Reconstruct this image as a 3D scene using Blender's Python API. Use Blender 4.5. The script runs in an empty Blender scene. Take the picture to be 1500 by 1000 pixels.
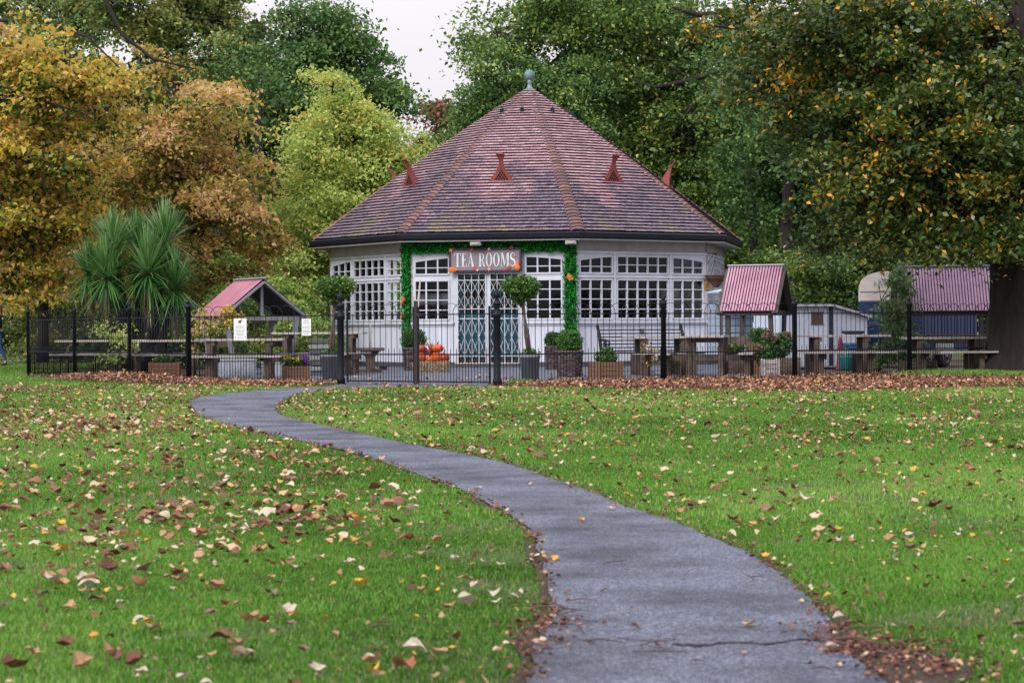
import bpy, bmesh, math, random
import numpy as np
from mathutils import Vector, Matrix
PI = math.pi
random.seed(7); RNG = np.random.default_rng(11)
sc = bpy.context.scene
COL = sc.collection

# ---------------------------------------------------------------- camera
F = 3120.0; CX, CY = 750.0, 500.0; CAMZ = 0.92
TILT = math.atan(18.0 / F); ROLL = 0.006
_f = Vector((0, math.cos(TILT), -math.sin(TILT)))
_r0 = Vector((1, 0, 0)); _u0 = Vector((0, math.sin(TILT), math.cos(TILT)))
_r = _r0 * math.cos(ROLL) - _u0 * math.sin(ROLL)
_u = _u0 * math.cos(ROLL) + _r0 * math.sin(ROLL)
cam = bpy.data.objects.new('camera', bpy.data.cameras.new('camera')); COL.objects.link(cam)
cam.data.sensor_width = 36; cam.data.lens = 36 * F / 1500; cam.data.clip_end = 2000
cam.matrix_world = Matrix(((_r.x, _u.x, -_f.x, 0), (_r.y, _u.y, -_f.y, 0), (_r.z, _u.z, -_f.z, CAMZ), (0, 0, 0, 1)))
cam.data.dof.use_dof = True; cam.data.dof.focus_distance = 30; cam.data.dof.aperture_fstop = 9
sc.camera = cam
def ray(px, py): return _f + _r * ((px - CX) / F) + _u * ((CY - py) / F)
def P(px, py, Y):                       # point of a sight line at depth Y
    d = ray(px, py); return Vector((d.x / d.y * Y, Y, CAMZ + d.z / d.y * Y))
def G(px, py, z=0.0):                   # point of a sight line on the ground
    d = ray(px, py); t = (z - CAMZ) / d.z; return Vector((d.x * t, d.y * t, z))
def GX(px, Y, z=0.0):                   # ground point at depth Y in column px
    p = P(px, 500, Y); return Vector((p.x, Y, z))

# ---------------------------------------------------------------- world, sun, exposure
SUN_EL, SUN_AZ = math.radians(40), math.radians(212)     # behind the camera, to its left
w = bpy.data.worlds.new('World'); sc.world = w; w.use_nodes = True
nt = w.node_tree; N = nt.nodes; L = nt.links; N.clear()
out = N.new('ShaderNodeOutputWorld'); bg = N.new('ShaderNodeBackground'); L.new(bg.outputs[0], out.inputs[0])
sky = N.new('ShaderNodeTexSky'); sky.sky_type = 'NISHITA'; sky.sun_disc = False
sky.sun_elevation = SUN_EL; sky.sun_rotation = SUN_AZ; sky.dust_density = 3; sky.air_density = 1
tc = N.new('ShaderNodeTexCoord'); sp = N.new('ShaderNodeSeparateXYZ'); L.new(tc.outputs['Generated'], sp.inputs[0])
mr = N.new('ShaderNodeMapRange'); L.new(sp.outputs[2], mr.inputs[0])           # overcast: zenith brighter than horizon
mr.inputs[1].default_value = 0.0; mr.inputs[2].default_value = 1.0; mr.inputs[3].default_value = 7.3; mr.inputs[4].default_value = 17.0
nz = N.new('ShaderNodeTexNoise'); nz.inputs['Scale'].default_value = 2.2; nz.inputs['Detail'].default_value = 5
mpg = N.new('ShaderNodeMapping'); mpg.inputs['Scale'].default_value = (1, 1, 4); L.new(tc.outputs['Generated'], mpg.inputs[0]); L.new(mpg.outputs[0], nz.inputs[0])
mr2 = N.new('ShaderNodeMapRange'); L.new(nz.outputs[0], mr2.inputs[0]); mr2.inputs[1].default_value = .3; mr2.inputs[2].default_value = .7
mr2.inputs[3].default_value = .93; mr2.inputs[4].default_value = 1.05
mu = N.new('ShaderNodeMath'); mu.operation = 'MULTIPLY'; L.new(mr.outputs[0], mu.inputs[0]); L.new(mr2.outputs[0], mu.inputs[1])
cl = N.new('ShaderNodeMix'); cl.data_type = 'RGBA'; cl.blend_type = 'MULTIPLY'; cl.inputs[0].default_value = 1
cl.inputs[6].default_value = (1.0, .955, 1.0, 1); L.new(mu.outputs[0], cl.inputs[7])
mx = N.new('ShaderNodeMix'); mx.data_type = 'RGBA'; mx.inputs[0].default_value = .88
L.new(sky.outputs[0], mx.inputs[6]); L.new(cl.outputs[2], mx.inputs[7])
L.new(mx.outputs[2], bg.inputs[0]); bg.inputs[1].default_value = 0.1
sun = bpy.data.objects.new('sun', bpy.data.lights.new('sun', 'SUN')); COL.objects.link(sun)
sun.data.energy = 2.1; sun.data.angle = math.radians(24); sun.data.color = (1, .965, .93)
sd = Vector((math.sin(SUN_AZ) * math.cos(SUN_EL), math.cos(SUN_AZ) * math.cos(SUN_EL), math.sin(SUN_EL)))
sun.rotation_euler = sd.to_track_quat('Z', 'Y').to_euler()
sc.view_settings.view_transform = 'Standard'; sc.view_settings.look = 'None'
sc.view_settings.exposure = 0.25; sc.view_settings.gamma = 1
sc.cycles.max_bounces = 6; sc.cycles.diffuse_bounces = 2; sc.cycles.transparent_max_bounces = 12

# ---------------------------------------------------------------- materials
def srgb(r, g, b):
    f = lambda c: (c / 255 / 12.92) if c / 255 <= .04045 else ((c / 255 + .055) / 1.055) ** 2.4
    return (f(r), f(g), f(b))
def newmat(name):
    m = bpy.data.materials.new(name); m.use_nodes = True
    nt = m.node_tree; b = nt.nodes['Principled BSDF']; return m, nt, nt.nodes, nt.links, b
def noise(nt, scale, detail=4, vec=None, rough=.6):
    n = nt.nodes.new('ShaderNodeTexNoise'); n.inputs['Scale'].default_value = scale
    n.inputs['Detail'].default_value = detail; n.inputs['Roughness'].default_value = rough
    if vec is not None: nt.links.new(vec, n.inputs['Vector'])
    return n
def mixc(nt, a, b, fac, mode='MIX'):
    m = nt.nodes.new('ShaderNodeMix'); m.data_type = 'RGBA'; m.blend_type = mode
    for i, v in ((6, a), (7, b), (0, fac)):
        if isinstance(v, (tuple, list)): m.inputs[i].default_value = (*v[:3], 1)
        elif isinstance(v, (int, float)): m.inputs[i].default_value = v
        else: nt.links.new(v, m.inputs[i])
    return m.outputs[2]
def ramp(nt, fac, stops, interp='LINEAR'):
    r = nt.nodes.new('ShaderNodeValToRGB'); nt.links.new(fac, r.inputs[0]); r.color_ramp.interpolation = interp
    e = r.color_ramp.elements
    while len(e) < len(stops): e.new(.5)
    for k, (p, c) in enumerate(stops):
        e[k].position = p; e[k].color = (*c[:3], 1) if isinstance(c, (tuple, list)) else (c, c, c, 1)
    return r.outputs[0]
def mat(name, col, rough=.6, col2=None, scale=6, bump=.15, metal=0, spec=.4, stretch=(1, 1, 1), dirt=None, dirt_scale=1.5, bscale=None):
    m, nt, N, L, b = newmat(name)
    tc = N.new('ShaderNodeTexCoord'); mp = N.new('ShaderNodeMapping'); mp.inputs['Scale'].default_value = stretch
    L.new(tc.outputs['Object'], mp.inputs[0]); v = mp.outputs[0]
    col2 = col2 or tuple(c * .72 for c in col)
    n = noise(nt, scale, 6, v); r = ramp(nt, n.outputs[0], [(.32, 0), (.68, 1)])
    c = mixc(nt, col, col2, r)
    if dirt:
        n2 = noise(nt, dirt_scale, 8, v, .7); r2 = ramp(nt, n2.outputs[0], [(.5, 0), (.7, .8)])
        c = mixc(nt, c, dirt, r2)
    L.new(c, b.inputs['Base Color']); b.inputs['Roughness'].default_value = rough
    b.inputs['Metallic'].default_value = metal; b.inputs['Specular IOR Level'].default_value = spec
    if bump:
        n3 = noise(nt, bscale or scale * 5, 5, v); bp = N.new('ShaderNodeBump'); bp.inputs['Strength'].default_value = bump
        bp.inputs['Distance'].default_value = .01; L.new(n3.outputs[0], bp.inputs['Height']); L.new(bp.outputs[0], b.inputs['Normal'])
    return m
def leafmat(name, stops, trans=.35, rough=.55, spec=.3):
    m, nt, N, L, b = newmat(name)
    a = N.new('ShaderNodeAttribute'); a.attribute_name = 'rnd'
    c = ramp(nt, a.outputs['Fac'], stops)
    L.new(c, b.inputs['Base Color']); b.inputs['Roughness'].default_value = rough; b.inputs['Specular IOR Level'].default_value = spec
    t = N.new('ShaderNodeBsdfTranslucent'); L.new(c, t.inputs[0])
    mxs = N.new('ShaderNodeMixShader'); mxs.inputs[0].default_value = trans
    L.new(b.outputs[0], mxs.inputs[1]); L.new(t.outputs[0], mxs.inputs[2])
    L.new(mxs.outputs[0], N['Material Output'].inputs[0])
    return m

# ---------------------------------------------------------------- mesh building
class MB:
    def __init__(s): s.v = []; s.f = []; s.a = []; s.m = []; s.sm = []; s.mi = 0; s.av = 0.5; s.smooth = False
    def add(s, vs, fs):
        o = len(s.v); s.v += [tuple(v) for v in vs]
        for f in fs: s.f.append(tuple(i + o for i in f)); s.a.append(s.av); s.m.append(s.mi); s.sm.append(s.smooth)
        return s
    def box(s, x0, x1, y0, y1, z0, z1, M=None):
        vs = [Vector((x, y, z)) for x in (x0, x1) for y in (y0, y1) for z in (z0, z1)]
        if M is not None: vs = [M @ v for v in vs]
        return s.add(vs, [(0, 1, 3, 2), (4, 6, 7, 5), (0, 4, 5, 1), (2, 3, 7, 6), (0, 2, 6, 4), (1, 5, 7, 3)])
    def bar(s, p, q, w, h, up=(0, 0, 1)):
        p = Vector(p); q = Vector(q); d = (q - p).normalized(); u = Vector(up)
        sx = d.cross(u)
        if sx.length < 1e-4: sx = d.cross(Vector((0, 1, 0)))
        sx.normalize(); uu = sx.cross(d).normalized()
        vs = [a + sx * i * w / 2 + uu * j * h / 2 for a in (p, q) for i in (-1, 1) for j in (-1, 1)]
        return s.add(vs, [(0, 1, 3, 2), (4, 6, 7, 5), (0, 4, 5, 1), (2, 3, 7, 6), (0, 2, 6, 4), (1, 5, 7, 3)])
    def tube(s, pts, rad, n=8, caps=True):
        pts = [Vector(p) for p in pts]; sm = s.smooth; s.smooth = n > 4
        if not isinstance(rad, (list, tuple)): rad = [rad] * len(pts)
        vs = []; ref = None
        for i, p in enumerate(pts):
            d = (pts[min(i + 1, len(pts) - 1)] - pts[max(i - 1, 0)]).normalized()
            if ref is None: ref = d.cross(Vector((.3, .2, 1))) if abs(d.z) < .95 else d.cross(Vector((1, 0, 0)))
            ref = (ref - d * ref.dot(d)).normalized(); b = d.cross(ref)
            for k in range(n):
                a = 2 * PI * k / n; vs.append(p + (ref * math.cos(a) + b * math.sin(a)) * rad[i])
        fs = [(i * n + k, i * n + (k + 1) % n, (i + 1) * n + (k + 1) % n, (i + 1) * n + k) for i in range(len(pts) - 1) for k in range(n)]
        if caps: fs += [tuple(reversed(range(n))), tuple((len(pts) - 1) * n + k for k in range(n))]
        s.add(vs, fs); s.smooth = sm; return s
    def lathe(s, prof, n=16, c=(0, 0, 0), sx=1, sy=1):
        sm = s.smooth; s.smooth = True; c = Vector(c)
        vs = [c + Vector((r * math.cos(2 * PI * k / n) * sx, r * math.sin(2 * PI * k / n) * sy, z)) for r, z in prof for k in range(n)]
        m = len(prof)
        fs = [(i * n + k, i * n + (k + 1) % n, (i + 1) * n + (k + 1) % n, (i + 1) * n + k) for i in range(m - 1) for k in range(n)]
        fs += [tuple(reversed(range(n))), tuple((m - 1) * n + k for k in range(n))]
        s.add(vs, fs); s.smooth = sm; return s
    def prism(s, pts, O, U, V, W, t):       # outline pts in plane U,V at O, extruded t along W
        O, U, V, W = (Vector(x) for x in (O, U, V, W)); n = len(pts)
        a = [O + U * x + V * y for x, y in pts]; b = [q + W * t for q in a]
        return s.add(a + b, [tuple(reversed(range(n))), tuple(range(n, 2 * n))] + [(i, (i + 1) % n, n + (i + 1) % n, n + i) for i in range(n)])
    def build(s, name, mats, parent=None, bevel=0, loc=None):
        me = bpy.data.meshes.new(name); me.from_pydata(s.v, [], s.f)
        if not isinstance(mats, (list, tuple)): mats = [mats]
        for m in mats: me.materials.append(m)
        me.polygons.foreach_set('material_index', s.m); me.polygons.foreach_set('use_smooth', s.sm)
        at = me.attributes.new('rnd', 'FLOAT', 'FACE'); at.data.foreach_set('value', s.a)
        bm = bmesh.new(); bm.from_mesh(me); bmesh.ops.recalc_face_normals(bm, faces=bm.faces); bm.to_mesh(me); bm.free()
        o = bpy.data.objects.new(name, me); COL.objects.link(o)
        if parent is not None: o.parent = parent
        if loc is not None: o.location = loc
        if bevel:
            b = o.modifiers.new('b', 'BEVEL'); b.width = bevel; b.segments = 2; b.limit_method = 'ANGLE'
        return o
def tag(o, label=None, cat=None, group=None, kind=None):
    for k, v in (('label', label), ('category', cat), ('group', group), ('kind', kind)):
        if v: o[k] = v
    return o
def thing(name, label, cat, loc=(0, 0, 0), rz=0, group=None):
    o = bpy.data.objects.new(name, None); COL.objects.link(o); o.location = loc; o.rotation_euler = (0, 0, rz)
    return tag(o, label, cat, group)
def dup(root, loc, rz, label, keep=None):
    r = root.copy(); COL.objects.link(r); r.location = loc; r.rotation_euler = (0, 0, rz); r['label'] = label
    for ch in list(root.children):
        c = ch.copy(); COL.objects.link(c); c.parent = r
        for g in ch.children:
            d = g.copy(); COL.objects.link(d); d.parent = c
    return r
def npmesh(name, V, Fq, attr, mats, parent=None, smooth=False, mi=None):
    """V (n,3), Fq (m,k) one polygon size, attr (m,)"""
    me = bpy.data.meshes.new(name); k = Fq.shape[1]; m = len(Fq)
    me.vertices.add(len(V)); me.vertices.foreach_set('co', V.astype(np.float32).ravel())
    me.loops.add(m * k); me.loops.foreach_set('vertex_index', Fq.astype(np.int32).ravel())
    me.polygons.add(m); me.polygons.foreach_set('loop_start', np.arange(0, m * k, k, dtype=np.int32))
    if not isinstance(mats, (list, tuple)): mats = [mats]
    for x in mats: me.materials.append(x)
    if mi is not None: me.polygons.foreach_set('material_index', mi.astype(np.int32))
    if smooth: me.polygons.foreach_set('use_smooth', np.ones(m, dtype=bool))
    me.update(calc_edges=True)
    at = me.attributes.new('rnd', 'FLOAT', 'FACE'); at.data.foreach_set('value', attr.astype(np.float32))
    o = bpy.data.objects.new(name, me); COL.objects.link(o)
    if parent is not None: o.parent = parent
    return o
def leaf_arrays(C, size, up=.5, droop=.0, aspect=.6, fold=.25, rng=RNG):
    """diamond leaves at centres C (n,3); size (n,)"""
    n = len(C); nrm = rng.normal(size=(n, 3)); nrm[:, 2] = np.abs(nrm[:, 2]) * .7 + up
    nrm /= np.linalg.norm(nrm, axis=1)[:, None]
    d = rng.normal(size=(n, 3)); d[:, 2] -= droop
    d -= nrm * np.sum(d * nrm, axis=1)[:, None]; d /= np.linalg.norm(d, axis=1)[:, None] + 1e-9
    s = np.cross(nrm, d); sz = size[:, None]
    a = C - d * sz * .5; b = C + d * sz * .55
    mid = C - d * sz * .06
    l = mid + s * sz * aspect * .5 + nrm * sz * fold * .5; r = mid - s * sz * aspect * .5 + nrm * sz * fold * .5
    V = np.stack([a, l, b, r], axis=1).reshape(-1, 3)
    Fq = np.arange(4 * n).reshape(n, 4)
    return V, Fq

# ================================================================ TEA ROOM BUILDING
BC = GX(778, 56.3); BC = Vector((BC.x, 56.3, 0))
RW, RE = 5.3, 5.76; AP, AE = RW * math.cos(PI / 8), RE * math.cos(PI / 8); HS = RW * math.sin(PI / 8)
ZE, ZA = 3.25, 7.30
def face_frame(j, ap=AP):
    th = math.radians(-11.5 + 45 * j); u = Vector((math.cos(th), math.sin(th), 0)); n = Vector((math.sin(th), -math.cos(th), 0))
    t = n * ap
    return Matrix(((u.x, -n.x, 0, t.x), (u.y, -n.y, 0, t.y), (0, 0, 1, 0), (0, 0, 0, 1)))
WHITE = mat('white_paint', (.62, .655, .74), .5, (.53, .565, .65), 1.6, .08, dirt=(.42, .43, .43), dirt_scale=1.0)
BOARD = mat('white_boards', (.62, .66, .76), .55, (.55, .59, .69), 2.0, .12, stretch=(3, 3, .5), dirt=(.44, .48, .52), dirt_scale=.8)
FRIEZE = mat('taupe_paint', (.44, .40, .39), .7, (.34, .31, .30), 3, .1)
CREAM = mat('cream_soffit', (.50, .46, .44), .6, (.40, .37, .35), 2, .1)
BLACKP = mat('black_gloss', (.006, .008, .016), .45, (.01, .012, .02), 8, .05, spec=.25)
PLINTH = mat('dark_plinth', (.09, .09, .10), .8, (.05, .05, .06), 9, .4)
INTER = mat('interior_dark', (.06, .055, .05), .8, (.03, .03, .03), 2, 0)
TEAL = mat('teal_paint', (.008, .085, .13), .4, (.006, .06, .10), 5, .05)
LEAD = mat('weathered_lead', (.24, .29, .33), .5, (.20, .25, .28), 6, .2, metal=.3)
TERRA = mat('terracotta', (.21, .042, .038), .6, (.15, .035, .025), 9, .3)
def glassmat():
    m, nt, N, L, b = newmat('window_glass')
    tr = N.new('ShaderNodeBsdfTransparent'); tr.inputs[0].default_value = (.42, .47, .47, 1)
    gl = N.new('ShaderNodeBsdfGlossy'); gl.inputs['Roughness'].default_value = .06; gl.inputs[0].default_value = (.9, .95, 1, 1)
    tcn = N.new('ShaderNodeTexCoord'); n = noise(nt, 3, 2, tcn.outputs['Object']); bp = N.new('ShaderNodeBump'); bp.inputs['Strength'].default_value = .06
    L.new(n.outputs[0], bp.inputs['Height']); L.new(bp.outputs[0], gl.inputs['Normal'])
    fr = N.new('ShaderNodeFresnel'); fr.inputs[0].default_value = 1.35
    mxs = N.new('ShaderNodeMixShader'); L.new(fr.outputs[0], mxs.inputs[0]); L.new(tr.outputs[0], mxs.inputs[1]); L.new(gl.outputs[0], mxs.inputs[2])
    L.new(mxs.outputs[0], N['Material Output'].inputs[0]); return m
GLASS = glassmat()
def roofmat():
    m, nt, N, L, b = newmat('clay_roof_tiles')
    a = N.new('ShaderNodeAttribute'); a.attribute_name = 'rnd'
    c = ramp(nt, a.outputs['Fac'], [(0, (.28, .16, .18)), (.3, (.38, .225, .255)), (.6, (.46, .285, .32)), (.9, (.60, .42, .46)), (1, (.36, .15, .14))])
    tc = N.new('ShaderNodeTexCoord'); v = tc.outputs['Object']
    sp = N.new('ShaderNodeSeparateXYZ'); L.new(v, sp.inputs[0])
    # weathering: dark sooty growth, more of it lower down; yellow-green lichen near the eaves in downhill streaks
    n1 = noise(nt, .7, 5, v, .65); zr = N.new('ShaderNodeMapRange'); L.new(sp.outputs[2], zr.inputs[0]); zr.inputs[1].default_value = 3.2; zr.inputs[2].default_value = 7
    zr.inputs[3].default_value = .24; zr.inputs[4].default_value = -.3
    ad = N.new('ShaderNodeMath'); ad.operation = 'ADD'; L.new(n1.outputs[0], ad.inputs[0]); L.new(zr.outputs[0], ad.inputs[1])
    f1 = ramp(nt, ad.outputs[0], [(.44, 0), (.60, .92)])
    n1b = noise(nt, 9, 3, v); f1b = ramp(nt, n1b.outputs[0], [(.35, .55), (.6, 1)])
    f1m = N.new('ShaderNodeMath'); f1m.operation = 'MULTIPLY'; L.new(f1, f1m.inputs[0]); L.new(f1b, f1m.inputs[1])
    c = mixc(nt, c, (.075, .075, .125), f1m.outputs[0])
    mp = N.new('ShaderNodeMapping'); mp.inputs['Scale'].default_value = (1, 1, .3); mp.inputs['Location'].default_value = (2.3, .7, 0); L.new(v, mp.inputs[0])
    n2 = noise(nt, .8, 3, mp.outputs[0]); zr2 = N.new('ShaderNodeMapRange'); L.new(sp.outputs[2], zr2.inputs[0]); zr2.inputs[1].default_value = 3.3; zr2.inputs[2].default_value = 5
    zr2.inputs[3].default_value = .06; zr2.inputs[4].default_value = -.25
    ad2 = N.new('ShaderNodeMath'); ad2.operation = 'ADD'; L.new(n2.outputs[0], ad2.inputs[0]); L.new(zr2.outputs[0], ad2.inputs[1])
    f2 = ramp(nt, ad2.outputs[0], [(.57, 0), (.70, .55)]); c = mixc(nt, c, (.25, .24, .09), f2)
    L.new(c, b.inputs['Base Color']); b.inputs['Roughness'].default_value = .45; b.inputs['Specular IOR Level'].default_value = .6
    n3 = noise(nt, 30, 4, v); bp = N.new('ShaderNodeBump'); bp.inputs['Strength'].default_value = .3; bp.inputs['Distance'].default_value = .01
    L.new(n3.outputs[0], bp.inputs['Height']); L.new(bp.outputs[0], b.inputs['Normal']); return m
def attrmat(name, stops, rough=.7, bump=.3, bs=40):
    m, nt, N, L, b = newmat(name); a = N.new('ShaderNodeAttribute'); a.attribute_name = 'rnd'
    c = ramp(nt, a.outputs['Fac'], stops); tc = N.new('ShaderNodeTexCoord')
    n = noise(nt, bs / 4, 4, tc.outputs['Object']); f = ramp(nt, n.outputs[0], [(.3, .75), (.7, 1.15)]); c = mixc(nt, c, f, 1.0, 'MULTIPLY')
    L.new(c, b.inputs['Base Color']); b.inputs['Roughness'].default_value = rough
    n3 = noise(nt, bs, 4, tc.outputs['Object']); bp = N.new('ShaderNodeBump'); bp.inputs['Strength'].default_value = bump; bp.inputs['Distance'].default_value = .01
    L.new(n3.outputs[0], bp.inputs['Height']); L.new(bp.outputs[0], b.inputs['Normal']); return m
ROOF = roofmat(); TILE_EDGE_SHADE = mat('tile_edge_shade', (.05, .022, .024), .8, (.03, .03, .045), 3, 0)  # dark front edges paint in the shade lines between tile courses
HIP = attrmat('hip_tiles', [(0, (.10, .055, .055)), (.5, (.16, .085, .08)), (1, (.25, .12, .10))])

tea = thing('tea_room', 'white octagonal tea room with a tall tiled pyramid roof', 'building', BC)
wall = MB(); trim = MB(); frieze = MB(); plinth = MB(); boards = MB()
Z0, Z1, Z2, Z3 = 1.15, 2.12, 2.25, 2.69
def ztop(u): a = max(0, abs(u) - .76); return Z3 - .09 * (a / 1.07) ** 1.6
def window(M, u0, u1, nc):
    fr = MB(); pn = MB(); d = .05
    for (z0, z1, nr, arch) in ((Z0, Z1, 4, False), (Z2, None, 2, True)):
        zt0 = ztop(u0) if arch else z1; zt1 = ztop(u1) if arch else z1
        zt = lambda u: (zt0 + (zt1 - zt0) * (u - u0) / (u1 - u0)) if not arch else ztop(u)
        fr.box(u0 - .01, u0 + .03, -.025, .05, z0, zt0, M); fr.box(u1 - .03, u1 + .01, -.025, .05, z0, zt1, M)
        fr.box(u0 + .03, u1 - .03, -.027, .05, z0 - .01, z0 + .03, M)
        k = 8
        for i in range(k):
            a = u0 + .03 + (u1 - u0 - .06) * i / k; b = u0 + .03 + (u1 - u0 - .06) * (i + 1) / k
            za, zb = zt(a), zt(b)
            vs = [(a, y, z) for y in (-.026, .05) for z in (za - .03, za + .01)] + [(b, y, z) for y in (-.026, .05) for z in (zb - .03, zb + .01)]
            fr.add([M @ Vector(q) for q in vs], [(0, 1, 3, 2), (4, 6, 7, 5), (0, 4, 5, 1), (2, 3, 7, 6), (0, 2, 6, 4), (1, 5, 7, 3)])
        for c in range(1, nc):
            u = u0 + (u1 - u0) * c / nc; fr.box(u - .018, u + .018, -.018, .03, z0 + .03, zt(u) - .03, M)
        for r_ in range(1, nr):
            z = z0 + ((z1 or Z3) - z0) * r_ / nr; wd = .011
            if arch: z = z0 + (min(zt0, zt1) - z0) * .5
            fr.box(u0 + .03, u1 - .03, -.012, .02, z - wd, z + wd, M)
        pn.add([M @ Vector(q) for q in ((u0 + .01, .024, z0), (u1 - .01, .024, z0), (u1 - .01, .024, zt1 - .01), (u0 + .01, .024, zt0 - .01))], [(0, 1, 2, 3)])
    o = fr.build('window', WHITE, tea); pn.build('window_pane', GLASS, o)
for j in range(8):
    M = face_frame(j)
    if j == 0: groups = [(-1.93, -1.06, 3), (.82, 1.72, 3)]
    else: groups = [(-1.90, -.91, 3), (-.79, .79, 5), (.91, 1.90, 3)]
    door = (-.92, .74) if j == 0 else None
    # lower boards
    segs = [(-HS, HS)] if not door else [(-HS, door[0]), (door[1], HS)]
    for a, b in segs:
        n = max(1, round((b - a) / .11))
        boards.box(a, b, .0, .12, .12, 1.02, M)
        for i in range(n):
            u0 = a + (b - a) * i / n; boards.box(u0 + .004, u0 + (b - a) / n - .004, -.012, 0, .13, .99, M)
        plinth.box(a, b, -.02, .13, -.05, .12, M)
        trim.box(a + .01, b - .01, -.07, .10, 1.05, 1.10, M); trim.box(a + .01, b - .01, -.03, .10, 1.0, 1.05, M)
    # window wall: vertical members
    xs = [-HS] + [q for g in groups for q in g[:2]] + [HS]
    for k in range(0, len(xs), 2):
        a, b = xs[k], xs[k + 1]
        if door and k == 2: 
            wall.box(a, door[0], 0, .1, 1.10, 2.78, M); wall.box(door[1], b, 0, .1, 1.10, 2.78, M); wall.box(door[0], door[1], .003, .1, 2.32, 2.78, M); continue
        wall.box(a, b, 0, .1, 1.10, 2.78, M)
    for u0, u1, nc in groups:
        wall.box(u0, u1, 0, .1, 1.10, Z0, M); wall.box(u0, u1, 0, .1, Z1, Z2, M)
        k = 6
        for i in range(k):
            a = u0 + (u1 - u0) * i / k; b = u0 + (u1 - u0) * (i + 1) / k; za, zb = ztop(a), ztop(b)
            vs = [(a, y, z) for y in (0, .1) for z in (za, 2.78)] + [(b, y, z) for y in (0, .1) for z in (zb, 2.78)]
            wall.add([M @ Vector(q) for q in vs], [(0, 1, 3, 2), (4, 6, 7, 5), (0, 4, 5, 1), (2, 3, 7, 6), (0, 2, 6, 4), (1, 5, 7, 3)])
        window(M, u0, u1, nc)
    if not door:
        trim.box(-HS + .02, HS - .02, -.04, 0, 2.15, 2.20, M)
        for q in (-.85, .85): trim.box(q - .035, q + .035, -.03, 0, 1.10, 2.15, M); trim.box(q - .035, q + .035, -.03, 0, 2.20, 2.74, M)
        trim.box(-HS + .02, HS - .02, -.035, 0, 2.74, 2.79, M)
    frieze.box(-HS, HS, .01, .12, 2.78, 3.10, M)
boards.build('wall_boarding', BOARD, tea); wall.build('wall', WHITE, tea); trim.build('window_sill_moulding', WHITE, tea)
frieze.build('frieze', FRIEZE, tea); plinth.build('plinth', PLINTH, tea)
cp = MB()
for k in range(8):
    a = math.radians(-34 + 45 * k); p = Vector((math.sin(a) * (RW - .02), -math.cos(a) * (RW - .02), 0))
    cp.tube([p + Vector((0, 0, .0)), p + Vector((0, 0, 3.08))], .038, 8)
cp.build('corner_post', mat('corner_paint', (.42, .36, .36), .6), tea)
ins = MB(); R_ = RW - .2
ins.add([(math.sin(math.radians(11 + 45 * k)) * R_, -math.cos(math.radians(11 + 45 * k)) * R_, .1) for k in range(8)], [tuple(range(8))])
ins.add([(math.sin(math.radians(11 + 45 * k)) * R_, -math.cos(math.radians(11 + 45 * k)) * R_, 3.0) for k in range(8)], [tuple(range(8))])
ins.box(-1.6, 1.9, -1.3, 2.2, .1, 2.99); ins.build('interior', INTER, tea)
for k, (x, y) in enumerate(((-2.6, -2.9), (-.9, -3.4), (1.3, -3.2), (3.1, -2.1), (-3.4, -.8))):
    t = MB(); t.lathe([(.42, .82), (.42, .86)], 16, (x, y, 0)); t.lathe([(.04, .1), (.04, .82)], 8, (x, y, 0))
    for s in (-1, 1): t.box(x + s * .62 - .2, x + s * .62 + .2, y - .2, y + .2, .52, .56); t.box(x + s * .62 - .2, x + s * .62 + .2, y - .02 + .18, y + .22, .56, 1.0)
    t.build('cafe_table', mat('cafe_table_white' + str(k), (.5, .5, .5), .6), tea)
# lace half-curtain in the window left of the door
M0 = face_frame(0)
cur = MB()
for i in range(22):
    u = -1.9 + .038 * i; cur.add([M0 @ Vector(q) for q in ((u, .10 + .02 * (i % 2), 1.52), (u + .038, .10 + .02 * ((i + 1) % 2), 1.52), (u + .038, .10 + .02 * ((i + 1) % 2), 1.80), (u, .10 + .02 * (i % 2), 1.80))], [(0, 1, 2, 3)])
cur.build('lace_curtain', mat('lace', (.5, .5, .52), .9), tea)
# --- roof
slab = MB(); slab.mi = 0
roofm = MB(); hipm = MB(); NC = 50
NT = .985
def rp(j, t, u, r):   # roof point on face j
    th = math.radians(-11.5 + 45 * j); ux = Vector((math.cos(th), math.sin(th), 0)); n = Vector((math.sin(th), -math.cos(th), 0))
    H = ZA - ZE; ln = math.hypot(H, AE); nr = n * (H / ln) + Vector((0, 0, AE / ln))
    return n * (AE * (1 - t)) + ux * u + Vector((0, 0, ZE + H * t + .09 * math.sin(PI * t))) + nr * r
for j in range(8):
    for i in range(NC):
        t0, t1 = i / NC * NT, (i + 1) / NC * NT; w0, w1 = RE * math.sin(PI / 8) * (1 - t0), RE * math.sin(PI / 8) * (1 - t1)
        off = .0825 * (i % 2); k0 = math.floor((-w0 - off) / .165); k1 = math.ceil((w0 - off) / .165)
        for k in range(k0, k1):
            a, b = off + k * .165, off + (k + 1) * .165
            a0, b0, a1, b1 = max(a + .003, -w0), min(b - .003, w0), max(a + .003, -w1), min(b - .003, w1)
            if b0 <= a0: continue
            if b1 < a1: a1 = b1 = (max(min(a1, w1), -w1))
            th = .046 + random.uniform(-.003, .004); roofm.av = min(1, max(0, random.gauss(.5, .13)))
            dt = random.uniform(-.0012, .0012)
            v = [rp(j, t0 + dt, a0, 0), rp(j, t0 + dt, b0, 0), rp(j, t0 + dt, b0, th), rp(j, t0 + dt, a0, th), rp(j, t1, b1, .006), rp(j, t1, a1, .006)]
            roofm.mi = 0; roofm.add([v[3], v[2], v[4], v[5]], [(0, 1, 2, 3)])
            roofm.mi = 1; roofm.add([v[0], v[1], v[2], v[3]], [(0, 1, 2, 3)])
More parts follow.
